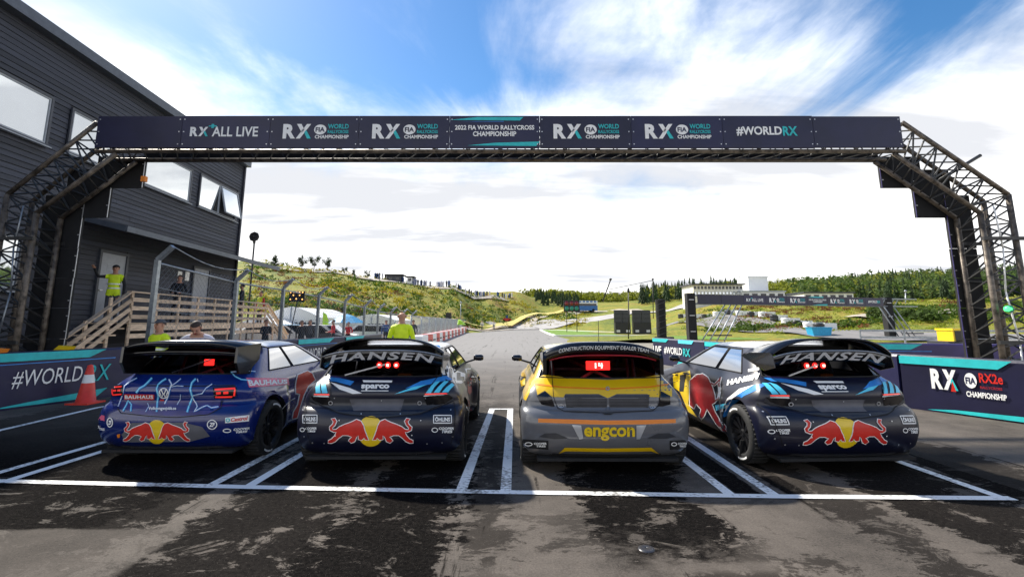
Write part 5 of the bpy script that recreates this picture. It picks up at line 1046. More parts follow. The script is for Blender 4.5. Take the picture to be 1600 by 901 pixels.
# ================================================================== PEOPLE
def person(name, label, loc, rz, pose='stand', top='dark_cloth', legs='dark_cloth', vest=None, cap=None, hair='hair', h=1.78, group=None, sleeves=None):
    """one continuous skinned body; hair or cap, vest and face details are its parts"""
    J = {}; E_ = []
    def j(k, p, r, par=None): J[k] = (Vector(p), r, len(J)); (E_.append((J[par][2], J[k][2])) if par else None)
    lean = .0 if pose != 'lean' else .75
    def up(y, z): return (y+math.sin(lean)*(z-.95), .95+math.cos(lean)*(z-.95)) if z > .95 else (y, z)
    def q(x, y, z): yy, zz = up(y, z); return (x, yy, zz)
    j('pelvis', q(0, 0, .95), (.155, .115)); j('waist', q(0, 0, 1.10), (.14, .10), 'pelvis'); j('chest', q(0, 0, 1.30), (.175, .12), 'waist'); j('collar', q(0, -.005, 1.45), (.10, .08), 'chest')
    j('neck', q(0, .005, 1.53), (.058, .058), 'collar'); j('jaw', q(0, .03, 1.60), (.070, .078), 'neck'); j('head', q(0, .02, 1.68), (.083, .100), 'jaw'); j('crown', q(0, .01, 1.75), (.062, .075), 'head')
    for s, n_ in ((-1, 'l'), (1, 'r')):
        j('sh'+n_, q(s*.19, 0, 1.42), (.062, .062), 'collar')
        if pose == 'lean': el, wr, fi = (s*.36, .30, 1.12), (s*.28, .62, 1.02), (.0, 1, -.1)
        elif pose == 'raise' and s > 0: el, wr, fi = (.36, .22, 1.40), (.42, .42, 1.62), (.2, .6, .8)
        elif pose == 'fold': el, wr, fi = (s*.27, .04, 1.16), (s*.02, .20, 1.20), (-s*1., .2, .1)
        elif pose == 'front': el, wr, fi = (s*.26, .02, 1.15), (s*.13, .26, 1.10), (-s*.3, 1., 0)
        else: el, wr, fi = (s*.27, -.02, 1.14), (s*.29, .06, .90), (0, .2, -1)
        j('el'+n_, el, (.045, .045), 'sh'+n_); j('wr'+n_, wr, (.030, .034), 'el'+n_)
        d = Vector(fi).normalized(); sd = d.cross(Vector((0, 0, 1))) if abs(d.z) < .8 else Vector((0, 1, 0)); sd = sd.normalized(); w_ = Vector(wr); pm = w_+d*.07
        j('pa'+n_, pm, (.036, .028), 'wr'+n_)
        for k in range(4): j('f%d' % k+n_, pm+d*(.075+.012*(1-abs(k-1.3)))+sd*(k-1.5)*.021+Vector((0, .012, -.01)), (.010, .010), 'pa'+n_)
        j('th'+n_, w_+d*.07+sd*-.055, (.011, .011), 'wr'+n_)
        j('hip'+n_, (s*.095, 0, .90), (.09, .095), 'pelvis'); j('kn'+n_, (s*.11, .03 if pose != 'lean' else .05, .50), (.062, .066), 'hip'+n_); j('an'+n_, (s*.12, -.01, .10), (.044, .048), 'kn'+n_); j('to'+n_, (s*.13, .14, .045), (.045, .038), 'an'+n_)
    me = bpy.data.meshes.new(name); me.from_pydata([p for p, r, i in J.values()], E_, []); o = bpy.data.objects.new(name, me); col.objects.link(o)
    md = o.modifiers.new('s', 'SKIN'); sv = me.skin_vertices[0].data
    for (p, r, i) in J.values(): sv[i].radius = r; sv[i].use_root = (i == 0)
    md.use_smooth_shade = True; o.modifiers.new('u', 'SUBSURF').levels = 2; o.modifiers['u'].render_levels = 2
    bpy.context.view_layer.update(); res = bpy.data.meshes.new_from_object(o.evaluated_get(bpy.context.evaluated_depsgraph_get())); bpy.data.objects.remove(o)
    keys = list(J); pos = [J[k][0] for k in keys]; res.materials.clear()
    for m in ('skin', top, legs, 'black'): res.materials.append(M[m])
    reg = {}; short = sleeves == 'short'
    for k in keys:
        b = k[:-1] if k[-1] in 'lr' and k not in ('pelvis', 'collar') else k
        reg[k] = 1 if k in ('waist', 'chest', 'collar') or b == 'sh' or (b in ('el', 'wr') and not short) else 2 if k == 'pelvis' or b in ('hip', 'kn', 'an') else 3 if b == 'to' else 0
    segs = [(J[keys[a]][0], J[keys[b]][0], keys[a], keys[b]) for a, b in E_]; vf = []
    for pl in res.polygons:
        c_ = pl.center; best = min(range(len(pos)), key=lambda i: (pos[i]-c_).length_squared); pl.material_index = reg[keys[best]]; pl.use_smooth = True
        if vest and keys[best] in ('waist', 'chest', 'collar', 'shl', 'shr', 'pelvis', 'hipl', 'hipr') and abs(c_.x) < .215 and c_.z > .83: vf.append(pl.index)
    sc_ = h/1.80; root = thing(name, label, 'person', loc, group, rz); root.scale = (sc_,)*3
    link('body', res, root); hd = Vector(q(0, .02, 1.68)); rotx = Matrix.Rotation(-lean, 3, 'X')
    if vest:
        bm = bmesh.new(); bm.from_mesh(res); bm.faces.ensure_lookup_table(); keep = set(vf); bmesh.ops.delete(bm, geom=[f for f in bm.faces if f.index not in keep], context='FACES')
        for v in bm.verts: v.co += v.normal*.014
        m2 = bpy.data.meshes.new('vest'); bm.to_mesh(m2); bm.free(); m2.materials.clear(); m2.materials.append(M[vest])
        for p in m2.polygons: p.material_index = 0
        vo = link('vest', m2, root)
        r_ = MB(); 
        for z_ in (1.08, 1.20): r_.lathe([(-.02, .001), (-.02, 1), (.02, 1), (.02, .001)], (0, 0, 0), 'Z', 20); 
        rb = MB()
        for z_ in (1.06, 1.19):
            n = 24; P = []
            for a in range(n):
                for dz in (-.02, .02): yy, zz = up(.0, z_+dz); P.append((math.cos(2*math.pi*a/n)*(.172+.02*(z_ > 1.1)), yy+math.sin(2*math.pi*a/n)*.128, zz))
            rb.add(P, [(2*a, 2*((a+1) % n), 2*((a+1) % n)+1, 2*a+1) for a in range(n)])
        rb.build('reflective_strip', 'reflective', root)
    def blob(nm, m, cen, rad, parent, cut=None):
        b_ = bmesh.new(); bmesh.ops.create_uvsphere(b_, u_segments=14, v_segments=9, radius=1)
        if cut is not None: bmesh.ops.delete(b_, geom=[v for v in b_.verts if cut(v.co)], context='VERTS')
        for v in b_.verts: v.co = rotx @ (Vector((v.co.x*rad[0], v.co.y*rad[1], v.co.z*rad[2]))+Vector(cen)) + hd
        m2 = bpy.data.meshes.new(nm); b_.to_mesh(m2); b_.free(); m2.materials.append(M[m]); m2.polygons.foreach_set('use_smooth', [True]*len(m2.polygons)); return link(nm, m2, parent)
    if cap:
        cp = blob('cap', cap, (0, -.005, .025), (.096, .112, .095), root, lambda c_: c_.z < .05); v = MB(); P = [rotx @ Vector((.075*math.sin(a), .09+.085*math.cos(a), .035)) + hd for a in np.linspace(-1.5, 1.5, 9)]
        v.add(P+[p+rotx @ Vector((0, 0, .012)) for p in P], [tuple(range(9)), tuple(range(9, 18))[::-1]]+[(i, i+1, 10+i, 9+i) for i in range(8)]); v.build('visor', cap, cp)
    if hair: blob('hair', hair, (0, -.018, .012), (.093, .106, .108), root, lambda c_: c_.z < -.35 or (c_.y > .35 and c_.z < .45))
    for s in (-1, 1):
        blob('ear', 'skin', (s*.083, -.005, -.01), (.014, .024, .034), root); blob('eye', 'black', (s*.033, .083, .005), (.012, .008, .009), root)
    blob('nose', 'skin', (0, .105, -.018), (.014, .022, .026), root); blob('mouth', 'dark_red', (0, .092, -.062), (.026, .008, .007), root)
    return root
Yd = 16.0
person('person', 'person in a yellow hi-vis vest and cap raising an arm at the first door', (-12.30, 15.05, DZ), R(-155), 'raise', 'dark_cloth', 'grey_cloth', 'hivis', 'dark_cloth', 'hair')
person('person', 'person in dark jacket standing behind the deck railing between the two doors', (wx(18.3, .75), 18.3, DZ), R(200), 'front', 'dark_cloth', 'dark_cloth', None, None, 'hair')
person('person', 'person in black at the far end of the deck beside the second fence post', (wx(22.9, .9), 22.9, DZ), R(110), 'stand', 'dark_cloth', 'dark_cloth', None, 'dark_cloth', 'hair')
person('person', 'person in orange and yellow vest at the top of the far deck stairs', (wx(24.7, 1.0), 24.7, DZ-.2), R(150), 'stand', 'red_cloth', 'dark_cloth', 'hivis', None, 'hair')
p = at(257, 560, 9.6); person('person', 'person in yellow hi-vis vest and grey cap standing behind the blue car', (p.x, 9.4, 0), R(165), 'stand', 'hivis', 'dark_cloth', 'hivis', 'grey_cloth', 'hair', 1.66)
p = at(318, 560, 9.1); person('person', 'person in white and navy shirt bending over the roof of the blue car', (p.x-.35, 9.55, 0), R(200), 'lean', 'white_cloth', 'dark_cloth', None, None, 'hair', 1.82, sleeves='short')
p = at(629, 560, 10.9); person('person', 'person in bright yellow jacket with shaved head seen from behind on the track', (p.x, 10.7, 0), R(8), 'front', 'hivis', 'dark_cloth', 'hivis', None, None, 1.86)
for u, Y, top, lab, hgt in ((421, 23, 'dark_cloth', 'person in dark jacket behind the fence left of the signal board stand', 1.72), (476, 24.5, 'dark_cloth', 'person in dark clothes behind the fence right of the signal board stand', 1.70), (489, 25.5, 'grey_cloth', 'person in grey top beside the dark-clad spectator behind the fence', 1.74),
        (525, 27, 'red_cloth', 'person in red jacket behind the fence near the second white tent', 1.74), (548, 28.5, 'red_cloth', 'person in red and yellow behind the fence left of the green box', 1.62), (606, 32, 'blue_cloth', 'person in blue behind the fence just left of the yellow jacket', 1.75), (648, 33, 'grey_cloth', 'person in grey beyond the fence right of the yellow jacket', 1.75), (695, 62, 'blue_cloth', 'person in blue behind the mesh fence by the blue chairs', 1.8)):
    person('person', lab, (W(u, Y)[0], Y, 0), R(random.uniform(120, 240)), random.choice(['stand', 'fold', 'front']), top, 'dark_cloth', None, None, 'hair', hgt, 'spectators behind the fence')
for u, Y, m, lab in ((754, 92, 'blue_cloth', 'person in pale blue standing at the end of the mesh fence'), (772, 96, 'blue_cloth', 'person in pale blue just right of the one at the fence end')):
    person('person', lab, (W(u, Y)[0], Y, 0), R(180), 'stand', 'white_cloth', m, None, 'blue_cloth', 'hair', 1.9, 'marshals at the bend')

# ================================================================== THINGS BEHIND THE FENCE
def tent(label, u, Y, wd, dp, hw, hr):
    X = W(u, Y)[0]; t = thing('white_tent', label, 'tent', (X, Y, 0), 'white paddock tents')
    m = MB(); n = 12; P = []
    for y in (0, dp):
        for i in range(n+1):
            a = i/n; P.append((-wd/2+wd*a, y, hw+(hr-hw)*(1-abs(2*a-1)**1.6)))
    m.add(P, [(i, i+1, n+2+i, n+1+i) for i in range(n)]); m.build('tent_roof', 'tent', t, True)
    m = MB(); m.add([(-wd/2, 0, 0), (wd/2, 0, 0)]+[(wd/2-wd*i/n, 0, hw+(hr-hw)*(1-abs(2*(1-i/n)-1)**1.6)) for i in range(n+1)], [tuple(range(n+3))]); m.build('end_wall', 'tent', t)
    for s in (-1, 1): MB().box((s*wd/2, dp/2, hw/2), (.04, dp, hw)).build('side_wall', 'tent', t)
    for i in range(7): MB().box((wd*(-.05+.075*i), -.03, hw*.55), (wd*.05, .03, hw*.5)).build('tent_window', 'grey_cloth', t)
    for s in (-1, 0, 1): MB().tube((s*wd/2, -.04, 0), (s*wd/2, -.04, hw if s else hr), .05, 6).build('tent_pole', 'galvanised', t, True)
tent('large white tent with a row of windows behind the fence', 458, 44, 5.2, 9, 2.0, 2.95); tent('white tent right of the row-windowed one behind the fence', 583, 50, 4.8, 8, 1.8, 2.4); tent('low white tent beside the foot of the deck stairs', 405, 40, 3.4, 5, 1.4, 1.9)
def parked(label, u, Y, m, rz, L_=4.2):
    t = thing('parked_car', label, 'car', (*W(u, Y), 0), 'cars parked behind the fence', rz)
    pr = [(-L_/2, .3), (L_/2, .3), (L_/2, .75), (L_*.32, .88), (L_*.16, 1.40), (-L_*.30, 1.42), (-L_*.46, .95), (-L_/2, .9)]
    MB().prism(pr, (0, .85, 0), (1, 0, 0), (0, 0, 1), 1.7).build('body', m, t); MB().prism([(-L_*.40, .96), (L_*.26, .93), (L_*.145, 1.34), (-L_*.29, 1.36)], (0, .86, 0), (1, 0, 0), (0, 0, 1), 1.72).build('side_window', 'gloss_black', t)
    for x in (-L_*.3, L_*.3):
        for y in (-.75, .75): MB().tube((x, y-.1, .32), (x, y+.1, .32), .32, 16).build('wheel', 'rubber', t)
parked('silver car parked behind the fence left of the signal board', 432, 30, 'silver', .5); parked('dark car parked behind the fence below the big tent', 492, 31, 'lead_grey', .2); parked('white car parked behind the fence near the blue parasol', 512, 33, 'white', .1); parked('teal car parked behind the fence between the tents', 470, 35, 'blue_tarp', -.1); parked('grey car parked behind the fence near the yellow jacket', 590, 36, 'silver', .3)
t = thing('parasol', 'light blue parasol behind the fence between the two tents', 'parasol', (*W(545, 31), 0)); MB().lathe([(1.55, 1.2), (1.95, .5), (2.1, .02)], (0, 0, 0), 'Z', 8).build('canopy', 'blue_tarp', t); MB().tube((0, 0, 0), (0, 0, 2.05), .025, 6).build('pole', 'galvanised', t)
t = thing('feather_flag', 'lime green feather flag between the two white tents', 'flag', (*W(508, 40), 0)); MB().prism([(0, .3), (.45, .3), (.5, 1.6), (.3, 2.2), (0, 2.4)], (0, 0, 0), (1, 0, 0), (0, 0, 1), .02).build('flag_cloth', 'lime', t); MB().tube((0, .01, 0), (0, .01, 2.45), .02, 6).build('pole', 'galvanised', t)
t = thing('green_box', 'green plastic box on the ground behind the fence', 'box', (*W(576, 33), 0)); MB().box((0, 0, .3), (1.2, .8, .5)).build('tub', 'lime', t); MB().box((0, 0, .58), (1.26, .86, .06)).build('lid', 'lamp_green', t)
# signal board on a leaning stand
b0 = at(464, 463, 20.5); t = thing('signal_board', 'black board with yellow bulbs on a thin stand behind the fence', 'signal board', (b0.x-.35, 20.5, 0)); ox = .35
MB().box((ox, 0, b0.z), (.60, .10, .40)).build('board', 'black', t); MB().box((ox, .01, b0.z), (.64, .08, .44)).build('board_frame', 'truss_brace', t)
for dx, dz in ((-.25, .17), (-.12, .17), (0, .17), (.12, .17), (.25, .17), (-.13, .05), (.13, .05), (0, -.10), (-.25, -.12), (.25, -.12)): q_ = MB().lathe([(0, .03), (.03, .02), (.035, .001)], (0, 0, 0), 'Z', 10).build('bulb', 'lamp_amber', t, True); q_.rotation_euler = (math.pi/2, 0, 0); q_.location = (ox+dx, -.05, b0.z+dz)
MB().tube((0, 0, 0), (ox, .06, b0.z-.2), .022, 8).build('stand_pole', 'black', t, True)
# loudspeaker pole at the far corner of the building
b0 = at(398, 370, 26); t = thing('loudspeaker_pole', 'tall thin pole topped by a round black loudspeaker beside the building', 'loudspeaker', (b0.x, 26, 0))
MB().tube((0, 0, 0), (0, 0, b0.z-.15), .045, 8).build('pole', 'black', t, True); q_ = MB().lathe([(-.12, .06), (-.1, .2), (.05, .28), (.1, .26), (.06, .12), (.08, .06), (.10, .001)], (0, 0, 0), 'Z', 8).build('horn', 'black', t); q_.rotation_euler = (math.pi/2, 0, 0); q_.location = (0, 0, b0.z)
MB().box((0, 0, b0.z-.25), (.1, .1, .2)).build('bracket', 'black', t)

# ================================================================== SECOND ARCH AND FAR TRACKSIDE
A0, A1 = Vector((14.2, 38, 0)), Vector((33, 44, 0)); ex = (A1-A0).normalized(); nn = Vector((ex.y, -ex.x, 0)); st_ = thing('far_arch', 'smaller banner arch over the far road on the right', 'gantry', A0); L_ = (A1-A0).length
for k in range(9):
    a, b = A0+ex*(L_*k/9), A0+ex*(L_*(k+1)/9-.02); pb = MB()
    vs = [p+nn*o+Vector((0, 0, z)) for p in (a, b) for o in (.30, .36) for z in (2.98, 3.72)]; pb.add(vs, [(0, 1, 3, 2), (4, 6, 7, 5), (0, 4, 5, 1), (2, 3, 7, 6), (0, 2, 6, 4), (1, 5, 7, 3)]); o = pb.build('banner_panel', 'banner_navy', st_, off=A0)
    kd = [None, None, 'live', 'logo', 'logo', 'centre', 'logo', 'logo', 'hash'][k]
    if kd: s = Sign(a+nn*.37+Vector((0, 0, 2.98)), ex, (0, 0, 1)); sign_art(s, kd, 0, 0, L_/9, .74); s.build(o, A0)
for z in (3.0, 3.66):
    for o_ in (.2, -.3): MB().tube(A0+nn*o_+Vector((0, 0, z))-ex*.6, A1+nn*o_+Vector((0, 0, z))+ex*4.5, .05, 8).build('truss_chord', 'galvanised', st_, True, A0)
la = MB()
for i in range(40):
    a = L_*i/36; la.tube(A0+ex*a+nn*.2+Vector((0, 0, 3.0)), A0+ex*(a+.5)+nn*.2+Vector((0, 0, 3.66)), .018, 4); la.tube(A0+ex*(a+.5)+nn*.2+Vector((0, 0, 3.66)), A0+ex*(a+.52)-nn*.3+Vector((0, 0, 3.0)), .018, 4)
tag(la.build('truss_lacing', 'galvanised', st_, off=A0), kind='stuff')
for base, dx in ((A0-ex*.45, 1), (A1+ex*.9, 1)):
    MB().box(base+Vector((0, 0, 1.9)), (.62, .6, 3.8)).build('leg_cladding', 'matte_black', st_, off=A0)
    for z in (.9, 2.1, 3.3): MB().box(base+Vector((0, -.31, z)), (.4, .02, .05)).build('strap', 'silver', st_, off=A0)
    for k in range(4):
        sx = 1 if base is not A0 and (base-A0).length < 2 else -1
        t0 = base+ex*(.6+.7*k)*1.0+Vector((0, -.5, .15)); t1 = base+ex*((3.2+.55*k) if (base-A0).length < 2 else (-1.2+.6*k))+Vector((0, -.2, 3.0)); MB().tube(t0, t1, .05, 6).build('stay', 'galvanised', st_, True, A0)
    MB().box(base+ex*2.3+Vector((0, -.5, .6)), (1.9, .1, .1)).build('ballast_bar', 'black', st_, off=A0)
t = thing('black_column', 'black fabric wrapped column beyond the barrier left of the far arch', 'column', (*W(1030, 41), 0))
c_ = MB(); c_.lathe([(0, .55), (.1, .42), (.6, .40), (1.2, .42), (1.8, .39), (2.4, .42), (3.0, .40), (3.45, .42), (3.5, .001)], (0, 0, 0), 'Z', 14); c_.build('wrap', 'matte_black', t); MB().box((.2, 0, .2), (1.3, 1.0, .4)).build('base', 'black', t)
for j in range(6): MB().bar((-.40, -.41, .5+.5*j), (.38, -.41, .8+.5*j), .04, .05).build('strap', 'lead_grey', t)
def screen(label, u, Y, wd, h, z0):
    t = thing('screen_rack', label, 'screen', (*W(u, Y), 0), 'dark screens beyond the grass')
    nx = max(2, int(wd/.8))
    for i in range(nx):
        for k in range(3): MB().box((-wd/2+wd*(i+.5)/nx, 0, z0+h*(k+.5)/3), (wd/nx-.04, .18, h/3-.04)).build('panel', 'lead_grey', t)
    MB().box((0, .16, z0+h/2), (wd, .1, h)).build('back', 'matte_black', t); MB().box((0, .1, z0*.55), (wd*.95, .9, z0*.9)).build('trailer', 'black', t)
    for s in (-.3, .3): MB().box((wd*s, -.36, .5), (.45, .02, .3)).build('sticker', 'silver', t)
screen('narrower dark screen on a trailer beyond the grass island', 970, 62, 2.0, 1.55, 1.55); screen('wider dark screen on a trailer beyond the grass island', 1000, 62, 2.3, 1.55, 1.55)
b0 = at(893, 478, 78); t = thing('signal_lights', 'black signal panel with three red over three green lamps at the bend', 'traffic light', (b0.x, 78, 0))
MB().box((0, 0, b0.z), (2.5, .25, 1.75)).build('housing', 'black', t)
for i in range(3):
    for z, m in ((.42, 'lamp_off_red'), (-.35, 'lamp_green')): q_ = MB().lathe([(0, .34), (.1, .32), (.14, .001)], (0, 0, 0), 'Z', 18).build('lamp', m, t, True); q_.rotation_euler = (math.pi/2, 0, 0); q_.location = (-.78+.78*i, -.13, b0.z+z)
for x in (-.8, .8): MB().tube((x, .05, 0), (x, .05, b0.z), .06, 6).build('post', 'black', t)
def bus():
    Y = 150; X = W(913, Y)[0]; z = TZ(X, Y)+.1; t = thing('blue_bus', 'blue and white double deck bus on the rise beyond the signal lights', 'bus', (X, Y, z), None, .1)
    MB().box((0, 0, 1.1), (7.2, 2.5, 1.5)).build('lower_body', 'bus_blue', t); MB().box((0, 0, 2.6), (7.2, 2.5, 1.4)).build('upper_body', 'white', t); MB().box((0, -1.26, 2.1), (6.6, .03, .7)).build('window_band', 'gloss_black', t)
    for i in range(6): MB().box((-2.9+1.15*i, -1.26, 3.0), (.8, .03, .45)).build('window', 'bus_blue', t)
    for x in (-2.3, 2.3):
        for y in (-1.1, 1.1): MB().tube((x, y-.15, .45), (x, y+.15, .45), .45, 14).build('wheel', 'rubber', t)
bus()
def pole(name, label, cat, u0, v0, u1, v1, Y, r, m='black', extra=None):
    a, b = at(u0, v0, Y), at(u1, v1, Y); z = TZ(a.x, Y); a.z = min(a.z, z-.05) if abs(u1-u0) < 3 else a.z
    t = thing(name, label, cat, a); MB().tube((0, 0, 0), b-a, r, 8).build('mast', m, t, True)
    MB().lathe([(-.1, .02), (0, r*2.6), (.25, r*2.2), (.4, .01)], b-a, 'Z', 8).build('head', m, t, True)
    if extra: c_ = MB(); e0, e1 = at(*extra[0], Y), at(*extra[1], Y); c_.tube(e0-a, e1-a, r*.7, 6); c_.build('arm', m, t, True)
pole('jib_crane', 'slim leaning camera crane mast against the white sky at centre', 'crane', 942, 470, 954, 437, 120, .16, 'black'); pole('light_mast', 'thin mast with a long sloping cable arm right of the crane', 'mast', 1020, 480, 1020, 437, 110, .10, 'truss_brace', ((1020, 438), (952, 452)))
pole('thin_pole', 'thin dark pole standing in front of the dark screens', 'pole', 982, 531, 982, 456, 44, .045, 'black'); pole('fence_pole', 'pale thin pole beside the yellow kerb', 'pole', 720, 500, 720, 474, 84, .06, 'galvanised'); pole('fence_pole', 'thin pole right of the far arch beyond the shed', 'pole', 1415, 482, 1415, 456, 90, .09, 'galvanised')
t = thing('black_speaker', 'black loudspeaker standing on the yellow kerb', 'loudspeaker', (*W(702, 82), TZ(*W(702, 82))+.3)); MB().box((0, 0, 1.0), (.9, .7, 1.9)).build('cabinet', 'black', t); MB().box((0, 0, .1), (1.3, 1.0, .2)).build('base', 'black', t); MB().lathe([(0, .3), (.05, .25), (.02, .001)], (0, -.35, 1.2), 'Z', 12).build('cone', 'lead_grey', t)
for i in range(6):
    X, Y = W(681+5.2*i, 70); t = thing('blue_chair', 'blue folding chair in the row behind the mesh fence', 'chair', (X, Y, 0), 'blue chairs in a row'); MB().box((0, 0, .75), (.5, .5, .06)).build('seat', 'bus_blue', t); MB().box((.1, .25, 1.25), (.5, .06, .7), rx=-.5).build('backrest', 'bus_blue', t)
    for a in (-.2, .2):
        for b in (-.2, .2): MB().tube((a, b, 0), (a, b, .73), .025, 5).build('leg', 'white', t)
t = thing('lime_canopy', 'small lime green parasol behind the mesh fence', 'parasol', (*W(718, 74), 0)); MB().lathe([(1.2, 1.1), (1.8, .5), (2.0, .01)], (0, 0, 0), 'Z', 8).build('canopy', 'lime', t); MB().tube((0, 0, 0), (0, 0, 1.9), .04, 6).build('pole', 'galvanised', t)
t = thing('red_quad', 'small red vehicle with a driver beyond the red and white blocks', 'vehicle', (*W(792, 122), TZ(*W(792, 122)))); MB().prism([(-1, .3), (1, .3), (1.1, .8), (.3, 1.0), (-.9, .95)], (0, .4, 0), (1, 0, 0), (0, 0, 1), .9).build('body', 'red', t); MB().box((0, 0, 1.35), (.5, .5, .7)).build('seat', 'blue_cloth', t)
for x in (-.7, .7): MB().tube((x, -.5, .32), (x, -.3, .32), .32, 12).build('wheel', 'rubber', t)
# ---- buildings on the rise
def house(label, u0, v0, u1, v1, Y, m, roof, nw, cat='building', dep=8, rows=1, name='paddock_building', over=.5):
    a, b = at(u0, v1, Y), at(u1, v0, Y); wd = b.x-a.x; z0 = min(a.z, TZ((a.x+b.x)/2, Y))-1.; h = b.z-z0; t = thing(name, label, cat, ((a.x+b.x)/2, Y, z0))
    MB().box((0, dep/2, h/2), (wd, dep, h)).build('wall', m, t); MB().box((0, dep/2-.1, h+.15), (wd+over*2, dep+over*2, .3)).build('roof', roof, t)
    for r_ in range(rows):
        for i in range(nw):
            x = -wd/2+wd*(i+.5)/nw; hh = b.z-a.z; z = h-hh*(r_+.5)/rows
            w_ = MB().box((x, -.03, z), (wd/nw*.62, .06, hh/rows*.5)).build('window', 'frame_dark', t); MB().box((x, -.065, z), (wd/nw*.52, .02, hh/rows*.40)).build('pane', 'window_mirror' if r_ % 2 else 'gloss_black', w_)
house('long pale control building with a row of dark windows above the far arch', 1084, 445, 1160, 462, 118, 'pale_wall', 'roof_dark', 14, rows=2)
house('tall plain white tower on the rise above the far arch', 1171, 433, 1199, 462, 122, 'white', 'white', 0, name='white_tower', dep=6, over=.1); house('low grey shed joined to the white tower', 1160, 456, 1226, 466, 116, 'silver', 'frame_light', 5, name='low_shed', over=.2)
house('long white shed with shallow roof on the rise right of the tower', 1257, 458, 1333, 468, 112, 'white', 'frame_dark', 6, name='long_shed', over=.3); house('red barn at the forest edge right of the far arch', 1398, 471, 1432, 478, 130, 'barn_red', 'roof_dark', 4, name='red_barn'); house('small white house at the forest edge beside the red barn', 1436, 472, 1448, 479, 134, 'white', 'barn_red', 2, name='small_house')
house('dark square cabin on the left ridge against the sky', 604, 430, 627, 440, 127, 'frame_dark', 'roof_dark', 2, name='ridge_cabin', dep=3); house('small white cabin on the left ridge beside the dark one', 636, 433, 644, 441, 127, 'silver', 'roof_dark', 1, name='ridge_cabin', dep=3)
# ---- vehicles and stores at right
b0 = W(1482, 24); t = thing('yellow_loader', 'yellow loader cab behind the violet barrier by the right gantry leg', 'vehicle', (b0[0], 24, 0)); MB().box((0, 0, .45), (1.9, 1.2, .5)).build('chassis', 'lead_grey', t); MB().box((.0, 0, 1.25), (1.15, 1.0, .10)).build('cab_roof', 'yellow', t)
for x_, w_ in ((-.5, .08), (.42, .28)): MB().box((x_, 0, .95), (w_, .9, .5)).build('cab_pillar', 'yellow', t)
MB().box((-.1, -.02, .97), (.72, .9, .46)).build('cab_glass', 'gloss_black', t)
for x in (-.6, .6): MB().tube((x, -.65, .35), (x, -.45, .35), .35, 14).build('wheel', 'rubber', t)
t = thing('blue_bin', 'bright blue skip by the road behind the right car', 'bin', (*W(1272, 47), 0)); MB().prism([(-.75, 0), (.75, 0), (.95, 1.0), (-.95, 1.0)], (0, .5, .05), (1, 0, 0), (0, 0, 1), 1.0).build('tub', mat('bin_blue', (.02, .34, .62), .5), t); MB().box((0, 0, 1.09), (2.0, 1.1, .07)).build('rim', 'bin_blue', t)
gr = thing('guard_rail', 'pale horizontal guard rail beyond the violet barrier', 'guard rail', (*W(1335, 30), 0))
for i in range(9): MB().tube((i*2.2, -.6*i, 0), (i*2.2, -.6*i, 1.15), .05, 6).build('rail_post', 'galvanised', gr)
for z in (.7, 1.1): MB().bar((0, 0, z), (17.6, -4.8, z), .05, .12).build('rail', 'galvanised', gr)
for i in range(13):
    a = i/12; X, Y = W(1060+a*230, 90-a*42); t = thing('tyre_stack', 'tyre bundle with a white wrapped panel edging the far sloping road', 'tyre stack', (X+1.5, Y+4.2, TZ(X+1.5, Y+4.2)), 'tyre bundles along the far road')
    MB().lathe([(0, .45), (.1, .5), (.3, .5), (.4, .45), (.5, .5), (.7, .5), (.8, .42), (.82, .001)], (0, 0, 0), 'Z', 12).build('tyre_bundle', 'white' if i % 2 else 'lead_grey', t, True); MB().box((1.1, 0, .4), (1.3, .6, .75)).build('wrap_panel', 'white', t)

# ================================================================== TREES AND SCRUB
mat('conifer', (.022, .050, .010), .8, var=.5, scale=.25); mat('conifer_light', (.15, .19, .010), .8, var=.45, scale=.12); mat('scrub', (.055, .10, .008), .85, var=.5, scale=.3); mat('scrub_gold', (.30, .26, .012), .85, var=.4, scale=.3); mat('scrub_rust', (.15, .062, .022), .85, var=.4, scale=.3); mat('bark', (.09, .06, .04), .9, var=.3); mat('grass_tuft', (.22, .26, .015), .85, var=.4, scale=.3)
def conifer(mb, x, y, z, h, r, rng, tiers=6):
    for k in range(tiers):
        a = k/tiers; zz = z+h*(.10+.80*a); rr = r*(1-a*.92)*rng.uniform(.85, 1.15); n = 7; off = rng.uniform(0, 6)
        b = len(mb.v); mb.v.append((x+rng.uniform(-.1, .1), y, zz+h*.24*(1-a*.3)))
        for i in range(n):
            q = off+2*math.pi*i/n; e = rr*rng.uniform(.65, 1.15); mb.v.append((x+e*math.cos(q), y+e*math.sin(q), zz-h*.03*rng.uniform(0, 1.5))); q2 = q+math.pi/n; mb.v.append((x+e*.45*math.cos(q2), y+e*.45*math.sin(q2), zz+h*.04))
        for i in range(2*n): mb.f.append((b, b+1+i, b+1+(i+1) % (2*n)))
def forest(name, m, n, ur, yr, label, hr, cond=None, seed=1):
    rng = random.Random(seed); mb = MB(); k = 0
    while k < n:
        u = rng.uniform(*ur); Y = rng.uniform(*yr); X = W(u, Y)[0]; nz_ = noise.noise(Vector((X*.02, Y*.02, seed)))
        if cond and not cond(u, Y, nz_): continue
        h = rng.uniform(*hr); conifer(mb, X, Y, TZ(X, Y)-.3, h, h*rng.uniform(.17, .25), rng); k += 1
    tag(mb.build(name, m), label, 'forest', None, 'stuff')
forest('dark_forest', 'conifer', 900, (1330, 2000), (170, 400), 'dark spruce forest covering the hill at right', (4, 11), lambda u, Y, n_: n_ > -.25 or u > 1480, 1)
forest('young_forest', 'conifer_light', 700, (1000, 1560), (200, 400), 'sunlit yellow-green young forest on the hill behind the buildings', (3.5, 8.5), lambda u, Y, n_: n_ < .25, 2)
forest('centre_wood', 'conifer', 260, (1000, 1190), (180, 330), 'dark wood behind the control building', (6, 10), None, 3)
